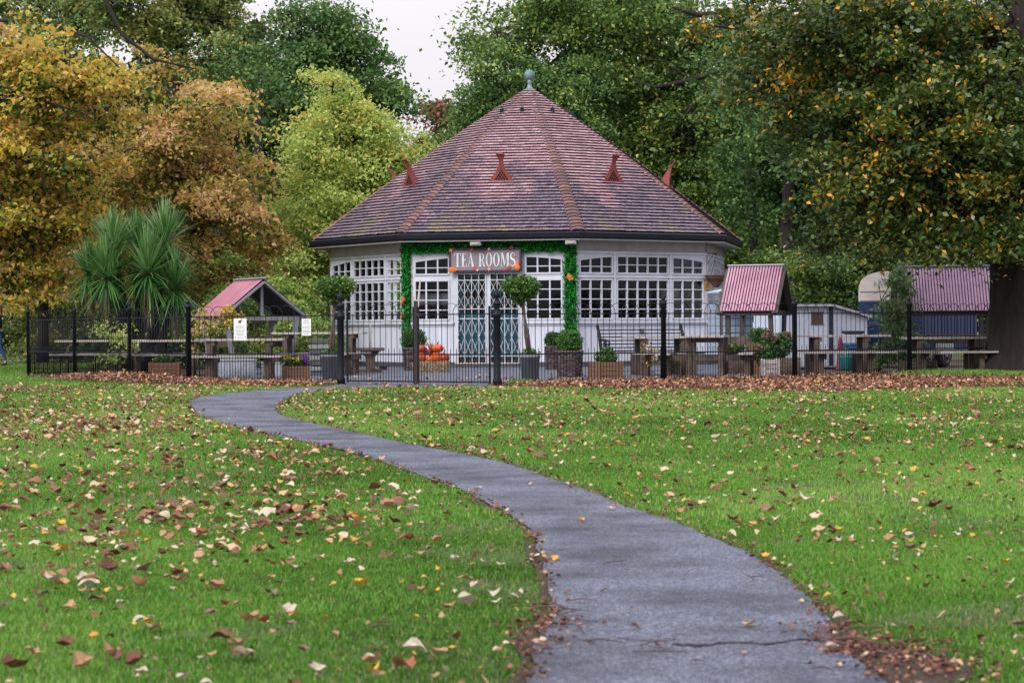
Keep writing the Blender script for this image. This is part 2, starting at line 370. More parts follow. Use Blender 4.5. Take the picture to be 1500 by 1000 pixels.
for k in range(8):
    a = math.radians(11 + 45 * k); dr = Vector((math.sin(a), -math.cos(a), 0)); tg = Vector((math.cos(a), math.sin(a), 0))
    for i in range(NC + 1):
        def hp(t, r, s): return dr * (RE * (1 - t)) + Vector((0, 0, ZE + (ZA - ZE) * t + .09 * math.sin(PI * t)))
        t0, t1 = max(0, i / NC * NT - .004), min(NT, (i + 1.3) / NC * NT)
        if t1 <= t0: continue
        hipm.av = random.random(); rr = .185 * (1 - .42 * t0); vs = []
        for (t, r, dz) in ((t0, rr, .035), (t1, rr * .85, 0.0)):
            for q in range(7):
                an = PI * q / 6; vs.append(hp(t, 0, 0) + tg * math.cos(an) * r + Vector((0, 0, math.sin(an) * r * .34 - .035 + dz)))
        for q in range(7):
            vs.append(vs[q] - Vector((0, 0, .03)))
        hipm.mi = 0; hipm.add(vs, [(q, q + 1, q + 8, q + 7) for q in range(6)])
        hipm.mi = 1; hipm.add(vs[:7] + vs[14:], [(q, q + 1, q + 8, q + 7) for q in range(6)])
rf = roofm.build('roof', [ROOF, TILE_EDGE_SHADE], tea); hipm.build('hip_tiles', [HIP, TILE_EDGE_SHADE], rf)
cap = MB(); cap.lathe([(.35, 7.02), (.36, 7.06), (.27, 7.14), (.17, 7.22), (.07, 7.29), (.05, 7.40), (.075, 7.43), (.05, 7.46), (.06, 7.5)], 24)
cap.build('lead_cap', LEAD, rf)
ball = MB(); prof = [(max(.004, .135 * math.sin(PI * q / 12)), 7.62 - .14 * math.cos(PI * q / 12)) for q in range(13)]
n = 24; vs = [Vector((r * (1 + .07 * math.cos(12 * 2 * PI * k / n)) * math.cos(2 * PI * k / n), r * (1 + .07 * math.cos(12 * 2 * PI * k / n)) * math.sin(2 * PI * k / n), z)) for r, z in prof for k in range(n)]
ball.smooth = True; ball.add(vs, [(i * n + k, i * n + (k + 1) % n, (i + 1) * n + (k + 1) % n, (i + 1) * n + k) for i in range(12) for k in range(n)])
ball.tube([(0, 0, 7.74), (0, 0, 7.80)], [.02, .008], 6); ball.build('ball_finial', mat('verdigris', (.17, .27, .27), .6, (.10, .16, .17), 14, .2), rf)
# small dark roof hooks
for j, u, t in ((-1, 1.0, .80), (0, .02, .80), (1, -.05, .80), (2, -.1, .78)):
    h = MB(); p = rp(j, t, u * (1 - t) * 1.5, .02); h.box(p.x - .05, p.x + .05, p.y - .05, p.y + .04, p.z, p.z + .08); h.tube([p, p + Vector((0, -.06, .12))], .015, 5); h.build('roof_hook', BLACKP, rf)
# terracotta roof vents
HOLE = mat('vent_hole', (.006, .004, .004), .9)
for j in range(8):
    th = math.radians(-11.5 + 45 * j); M = face_frame(j, 0)
    t = .31; n0 = AE * (1 - t); z0 = ZE + (ZA - ZE) * t + .09
    v = MB(); prof = [(0, .30, .0, .36), (.06, .25, .0, .33), (.14, .185, .0, .28), (.24, .125, .0, .22), (.34, .08, -.01, .17), (.43, .055, -.02, .12), (.50, .05, -.035, .09), (.57, .07, -.06, .07), (.63, .10, -.10, .05), (.66, .085, -.14, .03), (.70, .02, -.12, .03)]
    vs = []
    for z, hw, y, dp in prof:
        hw *= 1.12
        for (x, yy) in ((-hw, y), (hw, y), (hw * .45, y + dp * .8), (0, y + dp), (-hw * .45, y + dp * .8)): vs.append(M @ Vector((x, yy - n0 - .05, z0 + z - .02)))
    fs = [(5 * i + k, 5 * i + (k + 1) % 5, 5 * i + 5 + (k + 1) % 5, 5 * i + 5 + k) for i in range(len(prof) - 1) for k in range(5)]
    v.add(vs, fs + [(0, 1, 2, 3, 4), tuple(50 + q for q in range(5))])
    v.mi = 1
    for row, (zz, cnt) in enumerate(((.05, 5), (.10, 4), (.15, 3), (.20, 2), (.25, 1))):
        for c in range(cnt):
            x = (c - (cnt - 1) / 2) * .068; v.box(x - .021, x + .021, -n0 - .056, -n0 - .05, z0 + zz - .035, z0 + zz + .005, M)
    v.build('roof_vent', [TERRA, HOLE], rf)
# gutter, fascia, soffit
gt = MB(); so = MB()
for k in range(8):
    a0, a1 = math.radians(11 + 45 * k), math.radians(56 + 45 * k)
    e = lambda a, r, z: Vector((math.sin(a) * r, -math.cos(a) * r, z))
    ring = lambda prof: [e(a, r, z) for a in (a0, a1) for r, z in prof]
    pr = [(RE - .06, 3.07), (RE + .05, 3.07), (RE + .09, 3.11), (RE + .10, 3.21), (RE + .07, 3.235), (RE - .06, 3.20)]
    gt.add(ring(pr), [(q, (q + 1) % 6, 6 + (q + 1) % 6, 6 + q) for q in range(6)])
    pr = [(RW - .05, 3.055), (RE + .02, 3.035), (RE + .02, 3.075), (RW - .05, 3.10)]
    so.add(ring(pr), [(q, (q + 1) % 4, 4 + (q + 1) % 4, 4 + q) for q in range(4)])
gt.build('gutter', BLACKP, rf); so.build('soffit', CREAM, tea)
# lights under the eaves
for (u, j) in ((-.32, 0), (2.0, 0)):
    M = face_frame(j, AE - .02); l = MB(); l.box(u - .13, u + .13, -.02, .12, 2.93, 3.02, M); l.box(u - .10, u + .10, -.04, -.02, 2.95, 3.0, M); l.build('floodlight', mat('floodlight_grey', (.45, .44, .42), .5), tea, .01)
# --- doors and grille (front face)
dr = MB(); dr.box(-.92, .74, -.05, .12, .0, .09, M0); dr.box(-1.1, .9, -.42, -.05, -.02, .06, M0); dr.build('door_step', PLINTH, tea)
df = MB()
for a, b in ((-.92, -.86), (-.135, -.055), (.68, .74)): df.box(a, b, -.04, .1, .09, 2.32, M0)
df.box(-.92, .74, -.045, -.04, 2.30, 2.34, M0); df.box(-.86, -.135, -.04, .1, 2.27, 2.32, M0); df.box(-.055, .68, -.04, .1, 2.27, 2.32, M0); df.build('door_frame', WHITE, tea)
for a, b in ((-.86, -.135), (-.055, .68)):
    d = MB(); d.box(a, b, .03, .07, .09, 1.30, M0); d.box(a, a + .09, .03, .07, 1.30, 2.27, M0); d.box(b - .09, b, .03, .07, 1.30, 2.27, M0); d.box(a + .09, b - .09, .03, .07, 2.17, 2.27, M0)
    for q in (.34, .66): d.box(a + (b - a) * q - .012, a + (b - a) * q + .012, .03, .06, 1.30, 2.17, M0)
    for z in (1.58, 1.88): d.box(a + .09, b - .09, .033, .062, z - .012, z + .012, M0)
    d.box(a + .08, b - .08, .02, .03, .2, 1.2, M0)
    dd = d.build('door', TEAL, tea)
    g = MB(); g.add([M0 @ Vector(q) for q in ((a + .05, .05, 1.3), (b - .05, .05, 1.3), (b - .05, .05, 2.2), (a + .05, .05, 2.2))], [(0, 1, 2, 3)]); g.build('door_pane', GLASS, dd)
    k = MB(); k.box(a + .05, b - .05, .024, .029, .10, .28, M0); k.build('kick_plate', mat('kick_plate', (.07, .05, .045), .6), dd)
    gr = MB(); gr.mi = 0; y0 = -.06
    pt = lambda u, z, y=y0: M0 @ Vector((u, y, z))
    gr.bar(pt(a + .012, .10), pt(a + .012, 2.26), .03, .02); gr.bar(pt(b - .012, .10), pt(b - .012, 2.26), .03, .02)
    bands = [2.26, 2.11, 1.415, 1.18, .276, .10]
    for z in bands: gr.bar(pt(a, z, y0 - .004), pt(b, z, y0 - .004), .026, .02)
    nn = 4
    for c in range(nn):
        u0 = a + .012 + (b - a - .024) * c / nn; u1 = a + .012 + (b - a - .024) * (c + 1) / nn
        if c: gr.bar(pt(u0, .10), pt(u0, 2.26), .016, .012)
        for (zt, zb) in ((2.11, 1.415), (1.18, .276)):
            zm = (zt + zb) / 2
            for (p, q) in ((u0, u1), (u1, u0)):
                gr.bar(pt(p, zt, y0 - .014), pt(q, zm, y0 - .014), .017, .008); gr.bar(pt(q, zm, y0 - .014), pt(p, zb, y0 - .014), .017, .008)
    gr.build('folding_security_grille', mat('white_metal' + ('a' if a < -.5 else 'b'), (.72, .72, .76), .4), tea)

# ---------------------------------------------------------------- TEA ROOMS sign
def ribbon(pts, ws):
    qs = []; n = len(pts); L_, R_2 = [], []
    for i in range(n):
        x0, y0 = pts[max(i - 1, 0)]; x1, y1 = pts[min(i + 1, n - 1)]; d = math.hypot(x1 - x0, y1 - y0); nx, ny = -(y1 - y0) / d, (x1 - x0) / d
        L_.append((pts[i][0] + nx * ws[i] / 2, pts[i][1] + ny * ws[i] / 2)); R_2.append((pts[i][0] - nx * ws[i] / 2, pts[i][1] - ny * ws[i] / 2))
    return [[L_[i], L_[i + 1], R_2[i + 1], R_2[i]] for i in range(n - 1)]
def rect(x0, x1, y0, y1): return [(x0, y0), (x1, y0), (x1, y1), (x0, y1)]
def ring2(cx, cy, a0, b0, a1, b1, s=0, e=2 * PI, n=20):
    q = []
    for i in range(n):
        t0, t1 = s + (e - s) * i / n, s + (e - s) * (i + 1) / n
        q.append([(cx + a0 * math.cos(t0), cy + b0 * math.sin(t0)), (cx + a0 * math.cos(t1), cy + b0 * math.sin(t1)), (cx + a1 * math.cos(t1), cy + b1 * math.sin(t1)), (cx + a1 * math.cos(t0), cy + b1 * math.sin(t0))])
    return q
K, TN = .17, .055
def glyph(c):
    if c == 'T': return .60, [rect(0, .60, 1 - TN, 1), rect(0, .05, .78, 1 - TN), rect(.55, .60, .78, 1 - TN), rect(.215, .385, 0, 1 - TN), rect(.13, .215, 0, TN), rect(.385, .47, 0, TN)]
    if c == 'E': return .52, [rect(.07, .24, 0, 1), rect(0, .07, 0, TN), rect(0, .07, 1 - TN, 1), rect(.24, .50, 0, TN), rect(.24, .48, 1 - TN, 1), rect(.24, .40, .48, .53), rect(.45, .50, TN, .24), rect(.43, .48, .78, 1 - TN), rect(.36, .40, .40, .48), rect(.36, .40, .53, .61)]
    if c == 'A': return .66, [[(.09, TN), (.135, TN), (.335, .93), (.30, 1)], [(.24, 1), (.36, 1), (.60, TN), (.43, TN)], rect(.17, .45, .30, .35), rect(.02, .20, 0, TN), rect(.37, .66, 0, TN)]
    if c == 'R': return .62, [rect(.07, .24, 0, 1), rect(0, .07, 0, TN), rect(0, .07, 1 - TN, 1), rect(.24, .31, 0, TN), rect(.24, .34, .95, 1), rect(.24, .34, .46, .51)] + ring2(.33, .73, .21, .27, .07, .22, -PI / 2, PI / 2, 12) + [[(.30, .47), (.40, .47), (.62, TN), (.62, 0), (.48, 0)]]
    if c == 'O': return .64, ring2(.32, .5, .31, .51, .155, .46)
    if c == 'M': return .86, [rect(.09, .13, TN, 1), rect(.0, .13, 1 - TN, 1), rect(.02, .20, 0, TN), [(.09, 1), (.26, 1), (.45, .12), (.37, .0)], [(.37, 0), (.45, .12), (.68, 1), (.63, 1)], rect(.63, .80, TN, 1), rect(.56, .86, 0, TN), rect(.80, .86, 1 - TN, 1)]
    if c == 'S':
        pts = []; 
        for i in range(9): t = .15 * PI + (1.35 * PI) * i / 8 ; pts.append((.25 + .19 * math.cos(t), .74 + .235 * math.sin(t)))
        for i in range(9): t = .5 * PI - (1.35 * PI) * i / 8; pts.append((.25 + .20 * math.cos(t), .26 + .24 * math.sin(t)))
        m = len(pts); ws = [.05 + .12 * math.sin(PI * i / (m - 1)) ** 1.5 for i in range(m)]
        return .50, ribbon(pts, ws) + [rect(.39, .44, .72, .95), rect(.05, .10, .05, .28)]
    return .28, []
sg = thing('tea_rooms_sign', 'grey TEA ROOMS sign with pumpkins and autumn leaves round its dark frame', 'sign', BC)
S = MB(); S.box(-1.0, .73, -.16, -.13, 2.35, 2.83, M0); S.build('sign_board', mat('sign_grey', (.27, .23, .25), .6, (.20, .17, .19), 4, .2, stretch=(1, 1, 6)), sg)
S = MB(); S.box(-1.03, .76, -.18, -.12, 2.83, 2.88, M0); S.box(-1.03, .76, -.18, -.12, 2.30, 2.35, M0); S.box(-1.03, -.98, -.178, -.12, 2.35, 2.83, M0); S.box(.71, .76, -.178, -.12, 2.35, 2.83, M0)
S.build('sign_frame', mat('sign_frame_purple', (.05, .035, .06), .5), sg, .005)
words = 'TEA ROOMS'; tot = sum(glyph(c)[0] + .06 for c in words); LH = .33; sx = 1.52 / (tot * LH)
for (dx, dz, dy, mm, nm) in ((0.008, -.008, .003, mat('letter_outline_dark', (.05, .04, .06), .6), 'lettering_outline'), (0, 0, 0, mat('letter_white', (.78, .80, .84), .5), 'lettering')):  # dark drop outline belongs to the sign's lettering
    S = MB(); x = -.895
    for c in words:
        wd, polys = glyph(c)
        for q in polys:
            S.prism([(x + dx + px_ * LH * sx, 2.43 + dz + pz_ * LH) for px_, pz_ in q], M0 @ Vector((0, -.165 + dy, 0)), M0.col[0].xyz, (0, 0, 1), M0.col[1].xyz, .02 - dy)
        x += (wd + .06) * LH * sx
    S.build(nm, mm, sg)
def leafshape(r, n=5, spin=0):
    return [((r if i % 2 == 0 else r * .45) * math.cos(PI * i / n + spin), (r if i % 2 == 0 else r * .45) * math.sin(PI * i / n + spin)) for i in range(2 * n)]
ORG = [mat('autumn_orange', (.75, .20, .05), .6), mat('autumn_red', (.50, .05, .06), .6), mat('autumn_peach', (.85, .38, .20), .6)]
for k, (u, z, r, m) in enumerate(((-.97, 2.83, .06, 2), (-.93, 2.85, .05, 1), (-.46, 2.84, .055, 1), (-.03, 2.85, .05, 2), (.52, 2.88, .065, 1), (-.38, 2.38, .06, 1), (-.32, 2.36, .055, 2), (-.03, 2.37, .06, 2), (.45, 2.40, .065, 1), (.34, 2.34, .04, 1))):
    S = MB(); S.prism(leafshape(r, 5, k), M0 @ Vector((u, -.20, z)), M0.col[0].xyz, (0, 0, 1), M0.col[1].xyz, .015); S.build('leaf_decoration', ORG[m], sg)
def gourd(u, z, prof, horiz):
    S = MB(); S.smooth = True; n = 14
    vs = []
    for r, h in prof:
        for k in range(n):
            a = 2 * PI * k / n; q = (h, math.sin(a) * r * .35, math.cos(a) * r) if horiz else (math.cos(a) * r, math.sin(a) * r * .35, h)
            vs.append(M0 @ Vector((u + q[0], -.2 + q[1], z + q[2])))
    m_ = len(prof); S.add(vs, [(i * n + k, i * n + (k + 1) % n, (i + 1) * n + (k + 1) % n, (i + 1) * n + k) for i in range(m_ - 1) for k in range(n)])
    S.build('gourd_decoration', ORG[0], sg)
gourd(-1.04, 2.36, [(.01, 0), (.06, .03), (.075, .09), (.065, .15), (.03, .21), (.01, .24)], True)
gourd(.66, 2.33, [(.01, -.01), (.07, .02), (.075, .08), (.05, .14), (.035, .20), (.01, .25)], False)

# ---------------------------------------------------------------- artificial hedge garland round the entrance
GAR = leafmat('artificial_leaves', [(0, (.003, .06, .008)), (.4, (.007, .20, .016)), (.75, (.016, .38, .03)), (1, (.06, .55, .09))], .2)
gar = thing('artificial_hedge_garland', 'bright green artificial hedge running up both sides and over the tea room entrance', 'garland', BC)
def garland(name, M, u0, u1, z0, z1, n, dep=.13):
    V = []; 
    u = RNG.uniform(u0, u1, n) + RNG.normal(0, .018, n) + .025 * np.sin(RNG.uniform(0, 6, n)); z = RNG.normal(0, .02, n) + RNG.uniform(z0, z1, n); y = -RNG.uniform(.02, dep, n) - .04 * np.sin(u * 21) * np.sin(z * 17)
    C = np.array([tuple(M @ Vector(q)) for q in zip(u, y, z)]); V, Fq = leaf_arrays(C, RNG.uniform(.04, .075, n), up=0, aspect=.55)
    return npmesh(name, V, Fq, np.clip(RNG.normal(.45, .25, n) + (C[:, 2] - 2) * 0, 0, 1), GAR, gar)
ML = face_frame(-1)
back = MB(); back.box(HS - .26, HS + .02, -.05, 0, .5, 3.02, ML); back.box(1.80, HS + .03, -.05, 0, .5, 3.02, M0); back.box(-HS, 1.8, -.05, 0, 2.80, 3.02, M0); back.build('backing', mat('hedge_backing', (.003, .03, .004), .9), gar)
garland('hedge_strip', ML, HS - .29, HS + .05, .48, 3.04, 3000); garland('hedge_strip', M0, 1.78, HS + .06, .48, 3.04, 3000); garland('hedge_strip', M0, -HS - .02, 1.8, 2.77, 3.04, 4200)
for k, (M, u, z) in enumerate(((ML, HS - .08, 1.60), (ML, HS - .10, 1.27), (M0, 1.92, 2.18), (ML, HS - .02, 1.66), (M0, 1.96, 2.13))):
    S = MB()
    for q in range(4): S.prism(leafshape(.05, 5, q), M @ Vector((u + .03 * math.cos(q * 2), -.19 - .01 * q, z + .03 * math.sin(q * 2))), M.col[0].xyz, Vector((0, .2, 1)), M.col[1].xyz, .008)
    S.build('autumn_leaf_bunch', attrmat('bunch%d' % k, [(0, (.55, .12, .02)), (1, (.6, .2, .04))]), gar)

# ================================================================ GROUND, PATH
PL = [(775,1000),(779,980),(784,943),(807,905),(810,887),(798,835),(784,789),(783,782),(748,754),(709,735),(683,720),(640,704.6),(579,683),(527,665.6),(475,653.5),(432,644),(380,633),(332,622),(293,609),(278,600),(276,588),(293,581),(337,575.5),(380,571.6),(423,568.6),(470,566.5)]
PR = [(1297,1000),(1255,966),(1213,943),(1218,910),(1195,887),(1167,861),(1143,840),(1101,812),(1045,789),(980,761),(910,740),(856,716),(813,702.5),(770,687),(726,674.3),(683,665.6),(640,658),(579,646),(510,631),(458,620),(415,609.3),(404,600.7),(415,585.5),(445,574.7),(505,568.2),(600,566.6)]
def dens(pts, n=6):
    out = []
    for i in range(len(pts) - 1):
        for k in range(n):
            t = k / n; out.append(pts[i] * (1 - t) + pts[i + 1] * t)
    return out + [pts[-1]]
gl = dens([G(*q) for q in PL]); gr_ = dens([G(*q) for q in PR])
gl = [Vector((.10, 3.0, 0)), Vector((.05, 4.6, 0))] + gl; gr_ = [Vector((.75, 3.0, 0)), Vector((.92, 4.6, 0))] + gr_
def jag(pts, amp, side):
    o = []
    for i, p in enumerate(pts):
        a = amp * (math.sin(i * 1.7) * .5 + random.uniform(-.6, .6)); o.append(p + Vector((a, a * .6, 0)))
    return o
FENCE_L = [(-10.27, 45.2), (-8.75, 42.6), (-7.2, 40.1), (-5.74, 37.8)]
GATE_A, GATE_B = GX(499, 36.3), GX(728, 34.5)
pathpoly = jag(gl, .012, 0) + [Vector((GATE_A.x + .1, 36.6, 0)), Vector((GATE_B.x - .1, 34.8, 0)), Vector((GATE_B.x - .15, 34.2, 0))] + list(reversed(jag(gr_, .012, 1)))
def flat(name, pts, z, m, kind='structure', label=None):
    bm = bmesh.new(); vs = [bm.verts.new((p[0], p[1], z)) for p in pts]; f = bm.faces.new(vs)
    if f.normal.z < 0: f.normal_flip()
    bmesh.ops.triangulate(bm, faces=[f]); me = bpy.data.meshes.new(name); bm.to_mesh(me); bm.free(); me.materials.append(m)
    o = bpy.data.objects.new(name, me); COL.objects.link(o); o['kind'] = kind; return o
def inpoly(X, Y, poly):
    r = np.zeros(len(X), bool); n = len(poly); j = n - 1
    for i in range(n):
        xi, yi, xj, yj = poly[i][0], poly[i][1], poly[j][0], poly[j][1]
        if abs(yi - yj) > 1e-9:
            c = ((yi > Y) != (yj > Y)) & (X < (xj - xi) * (Y - yi) / (yj - yi) + xi); r ^= c
        j = i
    return r
def groundmat():
    m, nt, N, L, b = newmat('lawn_soil'); tc = N.new('ShaderNodeTexCoord'); v = tc.outputs['Object']
    n1 = noise(nt, 14, 6, v); c = mixc(nt, (.045, .085, .014), (.085, .13, .025), ramp(nt, n1.outputs[0], [(.35, 0), (.65, 1)]))
    n2 = noise(nt, 1.3, 6, v); c = mixc(nt, c, (.07, .06, .03), ramp(nt, n2.outputs[0], [(.50, 0), (.68, .8)]))
    n3 = noise(nt, 90, 4, v); c = mixc(nt, c, (.02, .03, .008), ramp(nt, n3.outputs[0], [(.5, 0), (.62, .6)]))
    L.new(c, b.inputs['Base Color']); b.inputs['Roughness'].default_value = .95
    bp = N.new('ShaderNodeBump'); bp.inputs['Strength'].default_value = .6; bp.inputs['Distance'].default_value = .03; L.new(n3.outputs[0], bp.inputs['Height']); L.new(bp.outputs[0], b.inputs['Normal']); return m
def asphalt(name, ca, cb, leaves=False):
    m, nt, N, L, b = newmat(name); tc = N.new('ShaderNodeTexCoord'); v = tc.outputs['Object']
    n1 = noise(nt, 105, 3, v, .95); c = mixc(nt, ca, cb, ramp(nt, n1.outputs[0], [(.44, 0), (.56, 1)]))
    vo = N.new('ShaderNodeTexVoronoi'); vo.inputs['Scale'].default_value = 120; L.new(v, vo.inputs['Vector'])
    c = mixc(nt, c, (.34, .36, .42), ramp(nt, vo.outputs['Color'], [(.80, 0), (.9, .8)]))
    n2 = noise(nt, 1.6, 6, v); c = mixc(nt, c, tuple(q * .55 for q in ca), ramp(nt, n2.outputs[0], [(.42, 0), (.66, .75)]))
    mp = N.new('ShaderNodeMapping'); mp.inputs['Scale'].default_value = (1.2, 5, 1); L.new(v, mp.inputs[0])
    n4 = noise(nt, 2.2, 7, mp.outputs[0], .7); c = mixc(nt, c, (.045, .035, .035), ramp(nt, n4.outputs[0], [(.60, 0), (.70, .55)]))
    L.new(c, b.inputs['Base Color']); b.inputs['Roughness'].default_value = .8
    bp = N.new('ShaderNodeBump'); bp.inputs['Strength'].default_value = .9; bp.inputs['Distance'].default_value = .006; L.new(vo.outputs['Distance'], bp.inputs['Height']); L.new(bp.outputs[0], b.inputs['Normal'])
    return m
SOIL = mat('dark_soil', (.035, .022, .018), .95, (.085, .052, .038), 45, 1, dirt=(.14, .10, .08), dirt_scale=22)
ASPH = asphalt('asphalt_path', (.012, .016, .032), (.20, .225, .31))
PATIO = asphalt('patio_asphalt', (.085, .10, .145), (.14, .16, .21))
lg = groundmat()
# lawn: one sheet with gentle unevenness in front, reaching to the horizon
n_ = 90; xs = np.concatenate([[-400, -120, -50], np.linspace(-24, 24, 97), [50, 120, 400]]); ys = np.concatenate([[-30, 0], np.linspace(3, 60, 115), [80, 120, 200, 500]])
XX, YY = np.meshgrid(xs, ys); ZZ = np.full_like(XX, -.012); V = np.stack([XX, YY, ZZ], -1).reshape(-1, 3); nx = len(xs)
Fq = np.array([(r * nx + c, r * nx + c + 1, (r + 1) * nx + c + 1, (r + 1) * nx + c) for r in range(len(ys) - 1) for c in range(nx - 1)])
lawn = npmesh('ground', V, Fq, np.zeros(len(Fq)), lg); lawn['kind'] = 'structure'
# soil verge beside the path (ragged) and bare patch at lower right
sl = [p + Vector((-.02 - .03 * (.5 + .5 * math.sin(i * .37)) - random.uniform(0, .012), 0, 0)) for i, p in enumerate(gl)]
sr = [p + Vector((.02 + .045 * (.5 + .5 * math.sin(i * .29 + 1)) + random.uniform(0, .015), 0, 0)) for i, p in enumerate(gr_)]
flat('soil_verge', sl + list(reversed(sr)), -.004, SOIL)
bare = [G(1180, 905), G(1235, 905), G(1262, 935), G(1330, 950), G(1420, 966), G(1425, 990), G(1380, 1010), G(1200, 1012)]
flat('soil_patch', bare, -.0005, SOIL)
bare2 = [G(815, 880), G(845, 905), G(830, 950), G(800, 975), G(765, 960), G(745, 935), G(770, 918), G(806, 905)]
flat('soil_patch', bare2, -.0022, SOIL)
flat('path', pathpoly, .004, ASPH)
CRK = mat('crack_dirt', (.012, .012, .015), 1, (.03, .028, .03), 40, .5)
for pts, wd in (([(985, 946), (1030, 948), (1080, 942), (1130, 946), (1175, 938), (1212, 941)], .012), ([(905, 936), (950, 941), (990, 938)], .007), ([(820, 905), (850, 912), (905, 908)], .004)):
    q = dens([G(*a) for a in pts], 5); q = [p + Vector((0, random.uniform(-.012, .012), 0)) for p in q]
    flat('path_crack', [p + Vector((0, wd * random.uniform(.3, 1.4), 0)) for p in q] + [p - Vector((0, wd * random.uniform(.3, 1.4), 0)) for p in reversed(q)], .0075, CRK)
flat('patio', [(GATE_A.x - .6, 37.6), (GATE_A.x, 36.5), (GATE_B.x, 34.7), (2.5, 36.3), (4.8, 38.2), (4.8, 46), (9, 50), (9, 56), (-6.5, 56), (-6.5, 46), (-5.2, 39)], .008, PATIO)
FEN_R = [(GATE_B.x, 34.5), (GX(972, 36).x, 36.0), (GX(1164, 37.8).x, 37.8), (GX(1332, 39.6).x, 39.6), (10.6, 41.6), (13.6, 43.6)]
FEN_F = [(-5.74, 37.8), (GATE_A.x, GATE_A.y)]
flat('courtyard_soil', [(-10.2, 45.2), (-8.7, 42.7), (-7.1, 40.2), (-5.6, 37.95), (GATE_A.x, 36.45), (GATE_B.x, 34.6)] + [(x, y + .15) for x, y in FEN_R[1:]] + [(16, 60), (-14, 60)], .0, mat('courtyard_ground', (.06, .045, .04), .9, (.11, .085, .075), 12, .6))

# ================================================================ RAILINGS
IRON = mat('black_iron', (.005, .007, .014), .5, (.012, .014, .02), 20, .1, spec=.2)
RUST = mat('brown_rusty_iron', (.045, .025, .028), .6, (.02, .018, .025), 20, .3)
def panel(p, q, name, parent, m=IRON, pitch=.118, hz=(1.17, 1.35), dog=True, zb=.05):
    p = Vector((p[0], p[1], 0)); q = Vector((q[0], q[1], 0)); d = q - p; Ln = d.length; d.normalize(); n = max(4, round(Ln / pitch)); pt = Ln / n
    S = MB()
    for z, h in ((hz[0], .018), (.51, .022), (zb, .022)): S.bar(p + Vector((0, 0, z)), q + Vector((0, 0, z)), .022, h)
    for i in range(1, n):
        b = p + d * pt * i; S.tube([b + Vector((0, 0, zb - (.03 if zb < .1 else 0))), b + Vector((0, 0, hz[0] + .02))], .0055, 5)
    if dog:
        for i in range(n):
            b = p + d * pt * (i + .5); S.tube([b + Vector((0, 0, zb - .02)), b + Vector((0, 0, .585)), b + Vector((0, 0, .62))], [.006, .006, .001], 5)
    side = d.cross(Vector((0, 0, 1)))
    for i in range(0, n - 2, 2):
        a = p + d * pt * i; r = pt * 1.5; c = a + d * r + side * (.012 if (i // 2) % 2 else -.012)
        pts = [a + Vector((0, 0, hz[0]))] + [c + d * (-r * math.cos(t)) + Vector((0, 0, hz[0] + .02 + (hz[1] - hz[0] - .02) * math.sin(t))) for t in np.linspace(0, PI, 11)] + [a + d * 2 * r + Vector((0, 0, hz[0]))]
        S.tube(pts, .0052, 5)
    o = S.build(name, m, parent); return o
def post(p, parent, r=.045, h=1.45, m=IRON, fancy=False, name='post'):
    S = MB(); p = Vector((p[0], p[1], 0))
    if fancy:
        S.lathe([(.075, 0), (.075, .10), (.06, .13), (.058, 1.12), (.075, 1.14), (.075, 1.17), (.05, 1.20), (.045, 1.30), (.065, 1.32), (.065, 1.35), (.03, 1.38), (.025, 1.41), (.055, 1.45), (.06, 1.48), (.045, 1.53), (.012, 1.56), (.006, 1.60)], 14, p)
    else:
        S.lathe([(r, 0), (r, h - .12), (r * 1.25, h - .11), (r * 1.25, h - .08), (r * .5, h - .06), (r * .45, h - .05), (r * .75, h - .03), (r * .6, h), (.005, h + .04)], 10, p)
    return S.build(name, m, parent)
fl = thing('railing', 'black bow-top iron railing running from the far left corner to the left gate post', 'fence', (-5.74, 37.8, 0)); o3 = Vector((-5.74, 37.8))
rel = lambda p, o: (p[0] - o[0], p[1] - o[1])
for a, b in zip(FENCE_L + [], FENCE_L[1:] + []): panel(rel(a, o3), rel(b, o3), 'railing_panel', fl)
for q in FENCE_L: post(rel(q, o3), fl, r=.034 if q != FENCE_L[3] else .045)
panel(rel(FEN_F[0], o3), rel(FEN_F[1], o3), 'railing_panel', fl)
fr = thing('railing', 'black bow-top iron railing running right from the gate to behind the big tree trunk', 'fence', (FEN_R[0][0], FEN_R[0][1], 0)); o4 = FEN_R[0]
for a, b in zip(FEN_R, FEN_R[1:]): panel(rel(a, o4), rel(b, o4), 'railing_panel', fr)
for q in FEN_R[1:]: post(rel(q, o4), fr, .045, 1.44)
bk = thing('railing', 'short black railing side behind the palm at the far left end', 'fence', (-10.27, 45.2, 0)); panel((0, 0), (2.4, 3.2), 'railing_panel', bk); post((2.4, 3.2), bk)
gt = thing('gate', 'black bow-top iron double gate closed across the end of the path', 'gate', (GATE_B.x, GATE_B.y, 0))
ga = Vector((GATE_A.x - GATE_B.x, GATE_A.y - GATE_B.y)); gd = ga.normalized()
post((0, 0), gt, fancy=True, name='gate_post'); post((ga.x, ga.y), gt, fancy=True, name='gate_post')
gm = ga * .505
for (a, b, nm) in ((ga * .955, gm + gd * .045, 0), (gm - gd * .045, ga * .045, 1)):
    lf = panel((a.x, a.y), (b.x, b.y), 'gate_leaf', gt, zb=.06)
    S = MB()
    for q in (a, b): S = MB(); S.box(q.x - .018, q.x + .018, q.y - .018, q.y + .018, .03, 1.30); S.build('gate_stile', IRON, lf)
S = MB(); S.box(gm.x - .035, gm.x + .035, gm.y - .035, gm.y + .035, .02, 1.40); S.bar((gm.x, gm.y - .04, 1.16), (gm.x + .14, gm.y - .04, 1.16), .03, .05); S.build('meeting_post', RUST, gt, .005)

